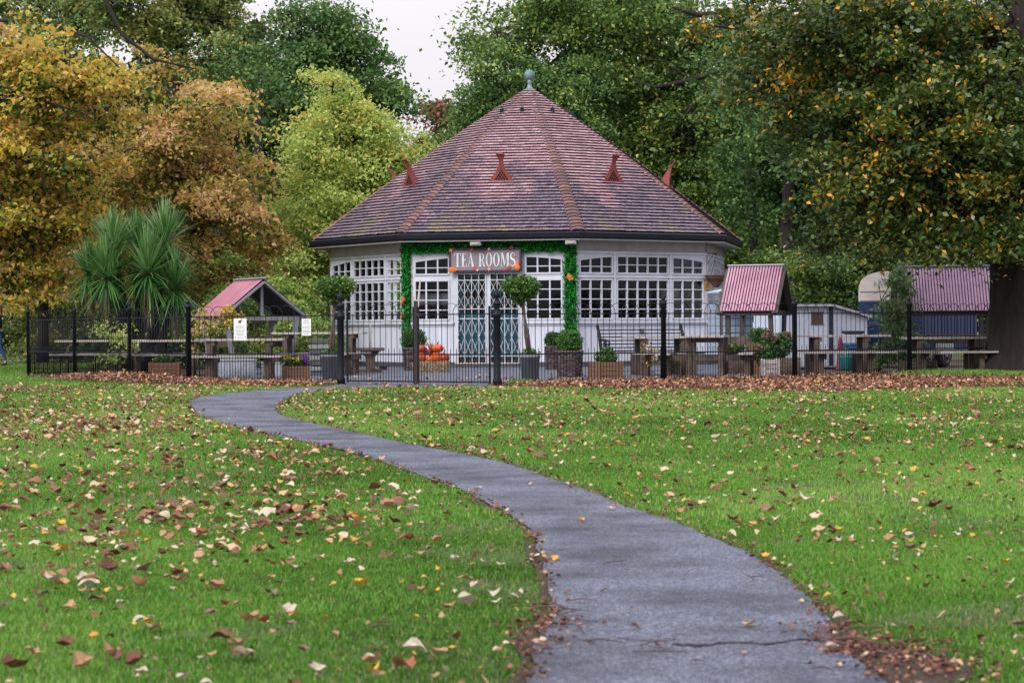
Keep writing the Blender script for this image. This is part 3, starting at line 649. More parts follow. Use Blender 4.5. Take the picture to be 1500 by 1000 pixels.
# ================================================================ PICNIC TABLES
WOOD = mat('weathered_timber', (.13, .095, .075), .8, (.06, .042, .035), 3, .5, stretch=(1, 1, 1), dirt=(.03, .024, .02), dirt_scale=3, bscale=40)
WTOP = mat('pale_worn_timber', (.50, .46, .46), .7, (.26, .22, .21), 3, .4, stretch=(1, 6, 6), dirt=(.12, .10, .09), dirt_scale=4, bscale=40)
def picnic(label, loc, rz, Ln=1.8, H=.76, top=.8, seatgap=.72, leg='a', inset=.28):
    t = thing('picnic_table', label, 'picnic table', loc, rz, 'weathered picnic tables inside the railings')
    S = MB()
    for i in range(5): y = -top / 2 + top * (i + .5) / 5; S.box(-Ln / 2, Ln / 2, y - top / 10 + .006, y + top / 10 - .006, H - .04, H + random.uniform(-.002, .002))
    S.build('tabletop', WTOP, t, .004)
    for s in (-1, 1):
        S = MB()
        for k in (0, 1): y = s * (seatgap + .07 + k * .14) - .0; S.box(-Ln / 2, Ln / 2, y - .064, y + .064, .42, .455)
        S.build('bench_seat', WTOP, t, .004)
    for x in (-Ln / 2 + inset, Ln / 2 - inset):
        for s in (-1, 1):
            S = MB()
            if leg == 'a': S.bar((x, s * .60, 0), (x, s * .22, H - .045), .095, .06, (1, 0, 0))
            else: S.box(x - .05, x + .05, s * .3 - .05, s * .3 + .05, 0, H - .045)
            S.build('leg', WOOD, t, .004)
            if leg != 'a': S = MB(); S.box(x - .048, x + .048, s * .78 - .05, s * .78 + .05, 0, .415); S.build('seat_leg', WOOD, t, .004)
        S = MB(); S.box(x - .028 + .06, x + .028 + .06, -.88, .88, .31, .415); S.box(x + .033, x + .088, -top / 2 + .03, top / 2 - .03, H - .13, H - .042); S.build('cross_bearer', WOOD, t, .004)
        if leg != 'a': continue
        S = MB(); g = .28 if x < 0 else -.28; S.bar((x + (.06 if x > 0 else .0), 0, .36), (x + g * 1.5, 0, H - .05), .045, .09, (0, 1, 0)); S.build('brace', WOOD, t, .004)
    return t
picnic('picnic table just inside the railing behind the white bird notice', GX(352, 40.4), .05, 1.65, .77, leg='b')
picnic('picnic table left of the gate, between the potted tree and the handwritten notice', GX(468, 44.0), -.05, 1.9, .88, leg='b')
picnic('picnic table below the middle of the palm, behind the highest leaf drift', GX(242, 44.0), .10, 1.7, .74)
picnic('leftmost picnic table, a yellowing bush growing up in front of it', GX(150, 45.6), .02, 1.9, .74)
picnic('picnic table in front of the iron bench, long side to the railing', GX(967, 41.5), .12, 1.35, .76, leg='b')
picnic('heavy picnic table turned end-on between the iron bench and the roofed table', GX(1036, 40.0), PI / 2 - .18, 1.5, .78, .75, .62, leg='b')
picnic('picnic table with a small dark tray on it in front of the white shed', GX(1228, 41.4), .03, 1.9, .77, leg='b', inset=.48)
picnic('picnic table closest to the big tree trunk, under the mauve roof', GX(1385, 41.0), -.03, 1.65, .72, leg='b')
tr = MB(); tr.box(-.17, .17, -.12, .12, 0, .02); tr.box(-.20, .20, -.15, -.12, .02, .07); tr.box(-.20, .20, .12, .15, .02, .07); tr.box(-.05, .12, -.08, .05, .02, .06)
tag(tr.build('tray', mat('dark_tray', (.02, .02, .03), .4), None, .004, loc=GX(1250, 41.4) + Vector((0, 0, .778))), 'small dark tray left on the picnic table before the white shed', 'tray')
bx = thing('crate_stack', 'stack of thin grey trays standing on the table left of the gate', 'crate', GX(476, 44.0) + Vector((0, 0, .0)), .1)
bx.location.z = .0; bx.location += Vector((.0, -1.25, 0))
for i in range(7):
    S = MB(); S.box(-.2 + random.uniform(-.02, .02), .2, -.16, .16, i * .11, i * .11 + .085); S.build('tray', mat('tray%d' % i, (.25, .28, .30) if i % 2 else (.09, .10, .11), .5), bx, .006)
bx['label'] = 'stack of thin grey trays standing by the potted standard tree left of the gate'

# ================================================================ ROOFED TABLES (corrugated shelters)
def roofed(label, loc, rz, Ln, half, hz, he, mroof, mtim, corr=True, ridge=True, over=.1):
    t = thing('picnic_shelter', label, 'shelter', loc, rz, 'little roofed picnic shelters')
    sl = math.hypot(half, hz - he)
    for s in (-1, 1):
        S = MB(); nn = int(Ln / .0120) if corr else 1; vs = []
        nvec = Vector((0, s * (hz - he) / sl, half / sl))
        for i in range(nn + 1):
            x = -Ln / 2 + Ln * i / nn; w_ = .013 * (1 if (i % 5) in (0, 1, 2, 3) else -1) if corr else 0
            for (y, z) in ((0, hz), (s * half, he)):
                vs.append(Vector((x, y, z)) + nvec * (w_ + .02))
        for i in range(nn): S.mi = 1 if corr and i % 5 == 3 else 0; S.f.append((2 * i, 2 * i + 1, 2 * i + 3, 2 * i + 2)); S.a.append(.5); S.m.append(S.mi); S.sm.append(False)
        S.v += [tuple(q) for q in vs]
        S.build('corrugated_roof_sheet' if corr else 'roof_sheet', [mroof, GROOVE], t)
        S = MB(); S.add([Vector((x, y, z)) + nvec * o for o in (-.012, -.002) for x in (-Ln / 2 + .02, Ln / 2 - .02) for (y, z) in ((0, hz), (s * half, he))], [(0, 1, 3, 2), (4, 6, 7, 5), (0, 4, 5, 1), (2, 3, 7, 6), (0, 2, 6, 4), (1, 5, 7, 3)])
        S.build('roof_lining', mat('lining', (.03, .03, .035), .8), t)
        S = MB()
        for x in (-Ln / 2, Ln / 2): S.bar((x, s * .0, hz - .05), (x, s * (half + .03), he - .05), .04, .13, (1, 0, 0))
        S.bar((-Ln / 2, s * half * .92, he - .02), (Ln / 2, s * half * .92, he - .02), .05, .10); S.build('bargeboard', mtim, t, .004)
    S = MB(); S.bar((-Ln / 2 - .03, 0, hz + .035), (Ln / 2 + .03, 0, hz + .035), .11, .03); S.build('ridge_capping', mat('ridge_zinc', (.40, .44, .50), .45, metal=.3), t, .01)
    for x in (-Ln / 2 + .12, Ln / 2 - .12):
        for s in (-1, 1):
            S = MB(); S.bar((x, s * half * .62, 0), (x, s * half * .82, he + .03), .09, .09, (1, 0, 0)); S.build('leg', mtim, t, .004)
        S = MB(); S.bar((x, -half * .8, he - .02), (x, half * .8, he - .02), .05, .10); S.bar((x, 0, he), (x, 0, hz - .06), .05, .06); S.build('tie_beam', mtim, t, .004)
    S = MB()
    for k in range(4): S.box(-Ln / 2 + .1, Ln / 2 - .1, -.36 + k * .18, -.20 + k * .18, .70, .74)
    S.build('tabletop', WTOP, t, .004)
    for s in (-1, 1):
        S = MB(); S.box(-Ln / 2 + .1, Ln / 2 - .1, s * half * .72 - .16, s * half * .72 + .16, .40, .44); S.box(-Ln / 2 + .1, Ln / 2 - .1, s * half * .74 - .02, s * half * .74 + .02, .58, .74); S.build('bench_seat', WOOD, t, .004)
    return t
def corrmat(name, a, b_):
    m = mat(name, a, .35, b_, 2.5, .1, spec=.6, dirt=(a[0] * .6, a[1] * .55, a[2] * .6), dirt_scale=1.2); return m
GREYT = mat('grey_painted_timber', (.22, .22, .26), .6, (.15, .15, .18), 4, .2)
GROOVE = mat('maroon_groove_dirt_shade', (.16, .03, .07), .6, (.10, .02, .05), 6)  # darker groove colour: dirt plus painted-in shading of the corrugation
PINK = corrmat('faded_rose_roofing', (.44, .18, .25), (.38, .15, .21))
PINKC = corrmat('rose_corrugated', (.52, .30, .40), (.44, .22, .31))
MAUVE = corrmat('mauve_corrugated', (.54, .36, .54), (.46, .28, .44))
DARKT = mat('dark_shelter_timber', (.10, .085, .085), .7, (.05, .045, .045), 5, .3)
roofed('picnic shelter with a smooth rose roof and grey gable beside the palm', GX(366, 45.0), PI / 2 + .50, 1.6, .97, 1.98, 1.20, PINK, GREYT, corr=False)
roofed('picnic shelter with a rose corrugated roof just right of the tea room', GX(1108, 43.5), -.34, 1.12, .80, 2.16, 1.24, PINKC, DARKT)
roofed('picnic shelter with a mauve corrugated roof before the horse trailer, against the tree trunk', GX(1381, 44.0), -.11, 1.92, .80, 2.13, 1.22, MAUVE, DARKT)

# ================================================================ SHEDS AND TRAILER
SHEDW = mat('shed_white_boards', (.58, .64, .76), .6, (.50, .57, .70), 2, .1, dirt=(.36, .40, .46), dirt_scale=1.5)
sh = thing('shed', 'low white boarded shed with a sloping roof and one little window', 'shed', GX(1210, 46.5), .35)
S = MB()
prof = [(-.95, 1.38), (.15, 1.42), (1.75, .95)]
for i in range(2):
    (x0, z0), (x1, z1) = prof[i], prof[i + 1]
Wd = 1.6
def quadbox(S, x0, x1, z00, z01, y0, y1, zb=.08): S.add([(x0, y0, zb), (x1, y0, zb), (x1, y0, z01), (x0, y0, z00), (x0, y1, zb), (x1, y1, zb), (x1, y1, z01), (x0, y1, z00)], [(0, 1, 2, 3), (4, 7, 6, 5), (0, 4, 5, 1), (1, 5, 6, 2), (2, 6, 7, 3), (3, 7, 4, 0)])
for i in range(11): x0 = -.95 + i * .1; quadbox(S, x0, x0 + .096, 1.36, 1.36, 0, .05)
for i in range(9):
    x0 = .17 + i * .095; quadbox(S, x0, x0 + .091, 1.36 - .24 * (i / 9), 1.36 - .24 * ((i + 1) / 9), 0, .05)
S.box(-.95, -.90, .05, Wd, .08, 1.36); S.box(.975, 1.02, .05, Wd, .08, 1.08); S.box(-.95, 1.02, Wd, Wd + .05, .08, 1.04)
S.build('wall', SHEDW, sh)
S = MB(); S.box(.07, .17, -.02, .05, .08, 1.37); S.build('corner_trim', mat('shed_dark_trim', (.02, .025, .05), .5), sh)
S = MB(); S.bar((-1.02, Wd / 2, 1.40), (.14, Wd / 2, 1.40), Wd + .2, .05); S.bar((.14, Wd / 2, 1.40), (1.10, Wd / 2, 1.14), Wd + .2, .05, (0, 0, 1)); S.build('roof', mat('shed_roof', (.48, .53, .62), .5), sh)
S = MB(); S.box(-.36, -.08, -.012, .0, 1.0, 1.24); S.build('window', mat('shed_window', (.10, .07, .06), .3), sh)
S = MB(); S.box(-.38, -.06, -.02, -.012, .98, 1.0); S.box(-.38, -.06, -.02, -.012, 1.24, 1.26); S.box(-.23, -.21, -.02, -.012, 1.0, 1.24); S.build('window_frame', mat('shed_window_frame', (.12, .09, .08), .6), sh)
gh = thing('marquee', 'pale tent-like canopy half hidden behind the rose corrugated shelter', 'marquee', GX(1118, 48.5), .15)
CAN = mat('pale_canvas', (.42, .52, .64), .7, (.34, .43, .55), 2, .1)
S = MB()
for a, b in (((-1.0, 1.75), (0, 1.95)), ((0, 1.95), (.95, 1.25))):
    S.add([(a[0], 0, a[1]), (b[0], 0, b[1]), (b[0], 1.4, b[1]), (a[0], 1.4, a[1]), (a[0], 0, a[1] - .03), (b[0], 0, b[1] - .03), (b[0], 1.4, b[1] - .03), (a[0], 1.4, a[1] - .03)], [(0, 1, 2, 3), (7, 6, 5, 4), (0, 4, 5, 1), (3, 2, 6, 7), (1, 5, 6, 2), (0, 3, 7, 4)])
S.build('canopy_roof', CAN, gh)
S = MB()
for k in range(7): S.box(-.95, .8, 1.3, 1.36, .3 + k * .17, .3 + k * .17 + .15)
S.build('back_screen', CAN, gh)
for x in (-.97, -.1, .82):
    S = MB(); S.box(x - .03, x + .03, 0, .06, 0, 1.75 if x < 0 else 1.3); S.build('pole', DARKT, gh)
# horse trailer
tl = thing('horse_trailer', 'cream and navy blue vintage horse trailer with an arched top and ARTISAN lettering', 'trailer', GX(1304, 47.6), -.62)
NAVY = mat('navy_paint', (.004, .024, .10), .45, (.003, .016, .07), 3, .05); CRM = mat('cream_paint', (.50, .46, .42), .5, (.42, .38, .35), 4, .1, dirt=(.25, .22, .20))
def arch(w_, z0, zs, zt, n=14):
    pts = [(-w_, z0), (w_, z0), (w_, zs)]
    for k in range(1, n): a = PI * k / n; pts.append((w_ * abs(math.cos(a)) ** .7 * (1 if math.cos(a) > 0 else -1), zs + (zt - zs) * math.sin(a) ** .8))
    return pts + [(-w_, zs)]
W_ = .78; D_ = 3.0
S = MB(); S.prism([(-W_, .38), (W_, .38), (W_, 1.49), (-W_, 1.49)], (0, 0, 0), (1, 0, 0), (0, 0, 1), (0, 1, 0), D_)
for z in (.60, .95, 1.25): S.box(-W_ - .008, W_ + .008, -.010, .0, z, z + .02)
for k in range(16): S.box(W_, W_ + .012, .1 + k * .18, .13 + k * .18, .42, 1.46)
S.build('body', NAVY, tl, .01)
S = MB(); S.prism(arch(W_, 1.49, 1.72, 2.16), (0, .0, 0), (1, 0, 0), (0, 0, 1), (0, 1, 0), D_); S.build('arched_roof', CRM, tl, .01)
S = MB(); S.box(-W_ + .05, W_ - .05, -.012, -.001, 1.70, 1.72); S.box(-W_ + .05, W_ - .05, -.012, -.001, 1.50, 1.515); S.box(-.01, .01, -.012, -.001, 1.52, 1.70); S.build('ramp_seam', mat('seam', (.2, .18, .17), .6), tl)
def text(body, name, m, parent, M, size, ext=.004, sx=1):
    c = bpy.data.curves.new(name, 'FONT'); c.body = body; c.size = size; c.extrude = ext; c.align_x = 'CENTER'; c.align_y = 'CENTER'; c.materials.append(m)
    o = bpy.data.objects.new(name, c); COL.objects.link(o); o.parent = parent
    mt = M @ Matrix.Rotation(PI / 2, 4, 'X') @ Matrix.Diagonal((sx, 1, 1, 1)); bpy.context.view_layer.update()
    me = bpy.data.meshes.new_from_object(o.evaluated_get(bpy.context.evaluated_depsgraph_get())); me.transform(mt); bpy.data.objects.remove(o)
    o = bpy.data.objects.new(name, me); COL.objects.link(o); o.parent = parent; return o
BLUEL = mat('faded_blue_lettering', (.26, .28, .34), .6)
for k, ch in enumerate('ARTISAN'):
    u = -.36 + k * .12; text(ch, 'lettering', BLUEL, tl, Matrix.Translation((u, -.008, 1.93 - u * u * .35)) @ Matrix.Rotation(u * .55, 4, 'Y'), .17, .003, .8)
for x in (-W_ - .02, W_ + .02):
    wd = bpy.data.objects.new('wheel', None)
    S = MB(); s = 1 if x > 0 else -1
    def wheelpart(nm, prof, m, par):
        S = MB(); S.smooth = True; n = 20; vs = [Vector((x + s * h, 1.0 + r * math.cos(2 * PI * k / n), .30 + r * math.sin(2 * PI * k / n))) for r, h in prof for k in range(n)]
        S.add(vs, [(i * n + k, i * n + (k + 1) % n, (i + 1) * n + (k + 1) % n, (i + 1) * n + k) for i in range(len(prof) - 1) for k in range(n)] + [tuple(range(n)), tuple((len(prof) - 1) * n + k for k in range(n))]); return S.build(nm, m, par)
    wh = wheelpart('wheel', [(.2, -.06), (.29, -.06), (.30, -.04), (.30, .08), (.28, .10), (.19, .10)], mat('rubber', (.012, .012, .014), .8), tl)
    wheelpart('rim', [(.19, .05), (.19, .11), (.15, .07), (.07, .07), (.06, .12), (.01, .12)], mat('white_rim', (.55, .58, .62), .4), wh)
    S = MB(); S.prism([(.38 * math.cos(a), .38 * math.sin(a)) for a in np.linspace(0, PI, 12)], (x - .02, 1.0, .30), (0, 1, 0), (0, 0, 1), (s, 0, 0), .16); S.build('mudguard', mat('mudguard_grey', (.3, .32, .35), .5), tl)
# front-facing spare wheel and hitch seen past the picnic table
sp_ = MB(); sp_.smooth = True
wt = thing('wheel', 'white-rimmed trailer wheel standing between two picnic table ends', 'wheel', GX(1277, 44.6, .27), .55)
for nm, prof, m in (('tyre', [(.17, -.07), (.26, -.06), (.27, 0), (.26, .06), (.17, .07)], mat('tyre_rubber', (.012, .012, .014), .8)), ('rim', [(.17, -.06), (.14, -.02), (.10, -.03), (.07, -.07), (.02, -.08)], mat('rim_white', (.5, .55, .6), .35))):
    S = MB(); S.smooth = True; n = 22; vs = [Vector((r * math.cos(2 * PI * k / n), h, r * math.sin(2 * PI * k / n))) for r, h in prof for k in range(n)]
    S.add(vs, [(i * n + k, i * n + (k + 1) % n, (i + 1) * n + (k + 1) % n, (i + 1) * n + k) for i in range(len(prof) - 1) for k in range(n)]); S.build(nm, m, wt)
for nm, lab, px, Y, prof, col in (('gas_bottle', 'squat teal and blue gas bottle standing beside the shed', 1240, 45.0, [(.15, 0), (.16, .05), (.16, .33), (.12, .42), (.05, .45), (.04, .52), (.06, .55)], (.01, .14, .15)),
                                  ('bin', 'blue plastic bin behind the gas bottle by the shed', 1246, 46.0, [(.14, 0), (.18, .5), (.19, .52), (.17, .58)], (.01, .06, .22)),
                                  ('traffic_cone', 'small red traffic cone behind the picnic table by the shed', 1231, 45.3, [(.13, 0), (.13, .03), (.10, .04), (.06, .45), (.05, .62), (.03, .72)], (.24, .015, .05))):
    t = thing(nm, lab, nm.replace('_', ' '), GX(px, Y)); S = MB(); S.lathe(prof, 14); S.build('body', mat(nm, col, .4), t)
    S = MB(); S.lathe([(prof[2][0] + .004, prof[2][1] - .06), (prof[2][0] + .006, prof[2][1] - .02)], 14); S.build('band', mat(nm + '_band', tuple(min(1, c * 2 + .02) for c in col), .4), t)

# ================================================================ IRON BENCH
b = thing('bench', 'black slatted bench with scrolled cast iron ends against the white wall', 'bench', GX(948, 45.6), .33)
DW = mat('dark_slats', (.010, .010, .016), .5, (.02, .018, .022), 8, .2, stretch=(1, 8, 8)); 
S = MB()
for k in range(6): S.box(-.95, .95, .22 + k * .035 - .01, .24 + k * .035, .50 + k * .075, .525 + k * .075)
S.build('backrest', DW, b)
S = MB()
for k in range(5): S.box(-.95, .95, -.22 + k * .09, -.15 + k * .09, .43, .455)
S.build('seat', DW, b)
for x in (-.97, .97):
    S = MB(); S.tube([(x, -.26, 0), (x, -.22, .22), (x, -.24, .44)], .025, 6); S.tube([(x, .34, 0), (x, .24, .22), (x, .22, .45), (x, .34, .80), (x, .42, .95)], [.03, .03, .035, .035, .03], 6)
    S.tube([(x, .22, .44), (x, -.24, .44)], .022, 6); S.tube([(x, .30, .68), (x, .05, .68), (x, -.22, .66), (x, -.27, .60), (x, -.22, .56)], .024, 6)
    S.tube([(x, .42 + .055 * math.cos(a) * (1 - a / 9), .96 + .055 * math.sin(a) * (1 - a / 9)) for a in np.linspace(-1.5, 6, 16)], .018, 6)
    S.tube([(x, -.02 + .085 * math.cos(a), .56 + .085 * math.sin(a)) for a in np.linspace(0, 2 * PI, 18)], .016, 5)
    for a in np.linspace(0, 2 * PI, 6)[:-1]: S.tube([(x, -.02, .56), (x, -.02 + .08 * math.cos(a), .56 + .08 * math.sin(a))], .012, 5)
    S.tube([(x, -.2, .1), (x, .0, .22), (x, .25, .12)], .018, 6); S.build('cast_iron_end', IRON, b)

# ================================================================ POTS, BASKETS, PLANTERS, TOPIARY
BOX = leafmat('box_leaves', [(0, (0.0128, 0.048, 0.0096)), (.45, (0.032, 0.12, 0.016)), (.8, (0.08, 0.224, 0.032)), (1, (0.192, 0.384, 0.064))], .2)
BAY = leafmat('bay_leaves', [(0, (0.0192, 0.056, 0.0128)), (.4, (0.056, 0.136, 0.024)), (.8, (0.128, 0.256, 0.04)), (1, (0.256, 0.416, 0.08))], .25)
def fol(name, m, parent, blobs, n, sz, shell=.75, aspect=.6, up=.4, mean=.5, sd=.25):
    Cs = []; 
    for (x, y, z, rx, ry, rz, f) in blobs:
        k = int(n * f); d = RNG.normal(size=(k, 3)); d /= np.linalg.norm(d, axis=1)[:, None]; r = (RNG.uniform(shell, 1.06, k) + np.where(RNG.uniform(0, 1, k) < .07, RNG.uniform(0, .16, k), 0))[:, None]
        bump = 1 + .06 * np.sin(d[:, :1] * 9 + x * 3) * np.sin(d[:, 1:2] * 8) + .05 * np.sin(d[:, 2:] * 11)
        Cs.append(np.array([x, y, z]) + d * r * bump * np.array([rx, ry, rz]))
    C = np.concatenate(Cs); V, Fq = leaf_arrays(C, RNG.uniform(.7, 1.3, len(C)) * sz, up=up, aspect=aspect)
    return npmesh(name, V, Fq, np.clip(RNG.normal(mean, sd, len(C)), 0, 1), m, parent)
POT = mat('grey_zinc_pot', (.22, .22, .25), .6, (.17, .17, .20), 3, .1, stretch=(6, 6, .5)); BARK = mat('topiary_stem', (.10, .07, .06), .8)
def standard(label, loc, lean, H, rx, rz, potr, poth):
    t = thing('standard_topiary', label, 'potted tree', loc)
    S = MB(); S.lathe([(potr * .78, 0), (potr * .97, poth - .05), (potr * 1.04, poth - .05), (potr * 1.04, poth), (potr * .92, poth), (potr * .9, poth - .06)], 24)
    S.build('pot', POT, t); zc = H
    for s in (-.012, .014):
        S = MB(); S.tube([(s, 0, poth - .08), (lean * .35 + s * 2, .01, poth + .35), (lean * .7 - s, 0, (poth + zc) / 2 + .2), (lean, 0, zc - .05)], [.028, .024, .02, .03], 7); S.build('stem', BARK, t)
    S = MB(); 
    for k in range(16):
        a = k * 2.4; S.tube([(lean, 0, zc - rz - .12), (lean + rx * .4 * math.cos(a), rx * .4 * math.sin(a), zc - rz * .5), (lean + rx * .75 * math.cos(a), rx * .75 * math.sin(a), zc)], [.012, .008, .004], 4)
    S.build('branches', BARK, t)
    fol('crown', BAY, t, [(lean, 0, zc + .03, rx, rx, rz * .85, .62), (lean, 0, zc - rz * .55, rx * .55, rx * .55, rz * .8, .25), (lean + rx * .45, -.03, zc - rz * .2, rx * .5, rx * .5, rz * .6, .13)], 4200, .05, .5)
    fol('pot_planting', BOX, t, [(0, 0, poth + .02, potr * .95, potr * .95, .09, 1)], 260, .055, .3)
    return t
standard('mop-headed potted tree in a grey pot left of the gate, by the left gate post', GX(485, 39.7), .08, 1.71, .38, .24, .21, .47)
standard('mop-headed potted bay tree in a grey pot in front of the grilled doors', GX(776, 37.2), -.15, 1.64, .34, .22, .18, .47)
WICK = attrmat('dark_wicker', [(0, (.035, .022, .025)), (.5, (.09, .06, .062)), (1, (.16, .115, .11))], .8)
def basketball(label, loc, br, bh, r, mean=.5):
    t = thing('box_ball_planter', label, 'potted plant', loc)
    S = MB(); nr = int(bh / .035); n = 22
    for i in range(nr):
        for k in range(n):
            a0, a1 = 2 * PI * k / n, 2 * PI * (k + 1) / n; S.av = random.random(); R1 = br * (.86 + .14 * i / nr) + (.008 if (i + k) % 2 else -.004); R2 = br * (.86 + .14 * (i + 1) / nr) + (.008 if (i + k) % 2 else -.004)
            z0, z1 = bh * i / nr, bh * (i + 1) / nr - .004
            S.add([(R1 * math.cos(a0), R1 * math.sin(a0), z0), (R1 * math.cos(a1), R1 * math.sin(a1), z0), (R2 * math.cos(a1), R2 * math.sin(a1), z1), (R2 * math.cos(a0), R2 * math.sin(a0), z1)], [(0, 1, 2, 3)])
    S.av = .0; S.lathe([(br * .82, 0), (br * .95, bh - .03)], 16); S.av = .7
    S.tube([(br * 1.02 * math.cos(a), br * 1.02 * math.sin(a), bh) for a in np.linspace(0, 2 * PI, 20)], .018, 6); S.build('wicker_basket', WICK, t)
    fol('box_ball', BOX, t, [(0, 0, bh + r * .72, r, r, r * .95, 1)], 3200, .035, .75, mean=mean)
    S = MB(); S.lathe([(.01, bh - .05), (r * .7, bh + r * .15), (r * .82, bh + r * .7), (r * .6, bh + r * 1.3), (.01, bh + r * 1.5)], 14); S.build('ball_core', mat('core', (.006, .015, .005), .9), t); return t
basketball('clipped box ball in a dark wicker basket left of the pumpkins', GX(607, 47.6), .27, .50, .27, .3)
basketball('clipped box ball in a wicker basket, the one farther back against the wall', GX(811, 47.8), .20, .52, .20, .38)
basketball('bright clipped box ball in the biggest wicker basket right of the front potted tree', GX(834, 40.4), .26, .49, .25, .62)
PLW = mat('planter_wood', (.20, .115, .065), .75, (.14, .08, .05), 5, .3, stretch=(1, 1, 5))
def planter(label, loc, rz, w, d, h, blobs, m, n, sz, extra=None, mw=None):
    t = thing('wooden_planter', label, 'planter', loc, rz); S = MB(); k = 4
    for i in range(k):
        z0 = h * i / k + .004; z1 = h * (i + 1) / k - .004
        for s in (-1, 1): S.box(-w / 2, w / 2, s * d / 2 - .012, s * d / 2 + .012, z0, z1); S.box(s * w / 2 - .012, s * w / 2 + .012, -d / 2 + .012, d / 2 - .012, z0, z1)
    for sx_ in (-1, 1):
        for sy in (-1, 1): S.box(sx_ * w / 2 - .03, sx_ * w / 2 + .03, sy * d / 2 - .03, sy * d / 2 + .03, 0, h + .006)
    S.build('planter_box', mw or PLW, t, .003); S = MB(); S.box(-w / 2 + .02, w / 2 - .02, -d / 2 + .02, d / 2 - .02, h - .06, h - .05); S.build('compost', SOIL, t)
    if blobs: fol('foliage', m, t, blobs, n, sz, .2)
    for (nm, mm, bl, nn, s_) in (extra or []): fol(nm, mm, t, bl, nn, s_, .3, .9)
    return t
YEL = leafmat('yellow_petals', [(0, (.5, .42, .02)), (1, (.8, .75, .10))], .3); PUR = leafmat('purple_petals', [(0, (.14, .02, .25)), (1, (.35, .10, .45))], .3)
PNK = leafmat('faded_hydrangea', [(0, (.09, .06, .03)), (.4, (.22, .14, .09)), (.8, (.36, .25, .19)), (1, (.22, .24, .09))], .3)
planter('low wooden planter with yellow and purple flowers left of the gate', GX(433, 40.7), .1, .48, .34, .24, [(-.1, 0, .30, .18, .14, .12, .7), (.15, 0, .30, .14, .12, .12, .3)], BAY, 900, .05, [('yellow_flowers', YEL, [(-.15, -.08, .38, .11, .08, .05, .7), (.02, -.06, .36, .06, .06, .05, .3)], 110, .045), ('purple_flowers', PUR, [(.18, -.06, .38, .09, .09, .09, .7), (.22, -.1, .28, .05, .05, .08, .3)], 130, .04)])
planter('square wooden planter of leafy green plants right of the wicker baskets', GX(887, 37.9), .35, .44, .40, .33, [(0, 0, .42, .21, .2, .13, .7), (.02, -.04, .5, .12, .12, .1, .3)], BAY, 1500, .05)
planter('tall brown timber planter with a round green box bush near the rose corrugated shelter', GX(1113, 42.2), .1, .40, .36, .62, [(0, 0, .76, .24, .2, .17, 1)], BOX, 2200, .04)
planter('low pale timber planter under the faded hydrangea', GX(1128, 38.9), .05, .26, .26, .34, None, None, 0, 0, mw=WTOP)
planter('dark long timber planter of drooping ferny leaves right of the end-on table', GX(1075, 42.3), .0, .55, .3, .40, [(-.05, 0, .5, .26, .16, .1, 1)], BAY, 900, .07, mw=WOOD)
planter('terracotta coloured slatted planter behind the leaf drift below the palm', GX(241, 42.2), .1, .55, .35, .30, [(0, 0, .36, .22, .14, .1, 1)], BAY, 400, .06, mw=mat('orange_planter', (.26, .13, .08), .8))
planter('dark timber trough with sparse leaves under the table by the tree trunk', GX(1345, 41.2), 0, .62, .3, .26, [(0, 0, .33, .26, .14, .12, 1)], BAY, 500, .06, mw=WOOD)
planter('dark brown box planter below the right half of the hydrangea', GX(1152, 39.6), .0, .42, .3, .36, None, None, 0, 0, mw=WOOD)
hy = thing('hydrangea', 'bushy hydrangea with faded pinkish heads behind the black railing', 'shrub', GX(1132, 39.8))
fol('leaves', BOX, hy, [(0, 0, .52, .30, .22, .22, .5), (.18, 0, .62, .25, .2, .22, .3), (-.15, -.05, .36, .22, .18, .16, .2)], 2600, .06, .3)
fol('flower_heads', PNK, hy, [(-.10, -.1, .78, .11, .1, .10, .3), (.02, -.12, .70, .08, .08, .07, .2), (.25, -.1, .78, .09, .08, .07, .2), (-.30, -.12, .52, .10, .08, .08, .2), (-.33, -.1, .38, .06, .06, .07, .1)], 900, .045, .4, .9)
S = MB()
for k in range(6): S.tube([(0, 0, 0), (.1 * math.cos(k), .05 * math.sin(k), .3), (.25 * math.cos(k), .12 * math.sin(k), .6)], [.012, .01, .006], 5)
S.build('stems', BARK, hy)
# hay bale and pumpkins
hb = thing('hay_bale', 'pale hay bale carrying the heap of pumpkins beside the wicker basket', 'hay bale', GX(632, 45.9), -.17)
STRAW = leafmat('straw', [(0, (.28, .20, .12)), (.5, (.45, .34, .22)), (1, (.60, .48, .33))], .1)
S = MB(); S.box(-.36, .36, -.2, .2, 0, .21); S.build('bale_core', mat('straw_core', (.36, .27, .17), .9, (.25, .18, .11), 30, .8), hb, .02)
C = np.stack([RNG.uniform(-.38, .38, 1500), RNG.uniform(-.22, -.19, 1500), RNG.uniform(0, .22, 1500)], 1); C2 = np.stack([RNG.uniform(-.38, .38, 1100), RNG.uniform(-.21, .21, 1100), RNG.uniform(.205, .225, 1100)], 1)
V, Fq = leaf_arrays(np.concatenate([C, C2]), RNG.uniform(.05, .12, 2600), up=0, aspect=.10); npmesh('loose_straw', V, Fq, RNG.uniform(0, 1, 2600), STRAW, hb)
PUMP = mat('pumpkin_skin', (.62, .12, .015), .45, (.48, .06, .01), 4, .05, spec=.5); PUMR = mat('pumpkin_red', (.42, .04, .012), .45, (.30, .03, .012), 4, .05); STEM = mat('pumpkin_stem', (.12, .08, .03), .8)
n = 0
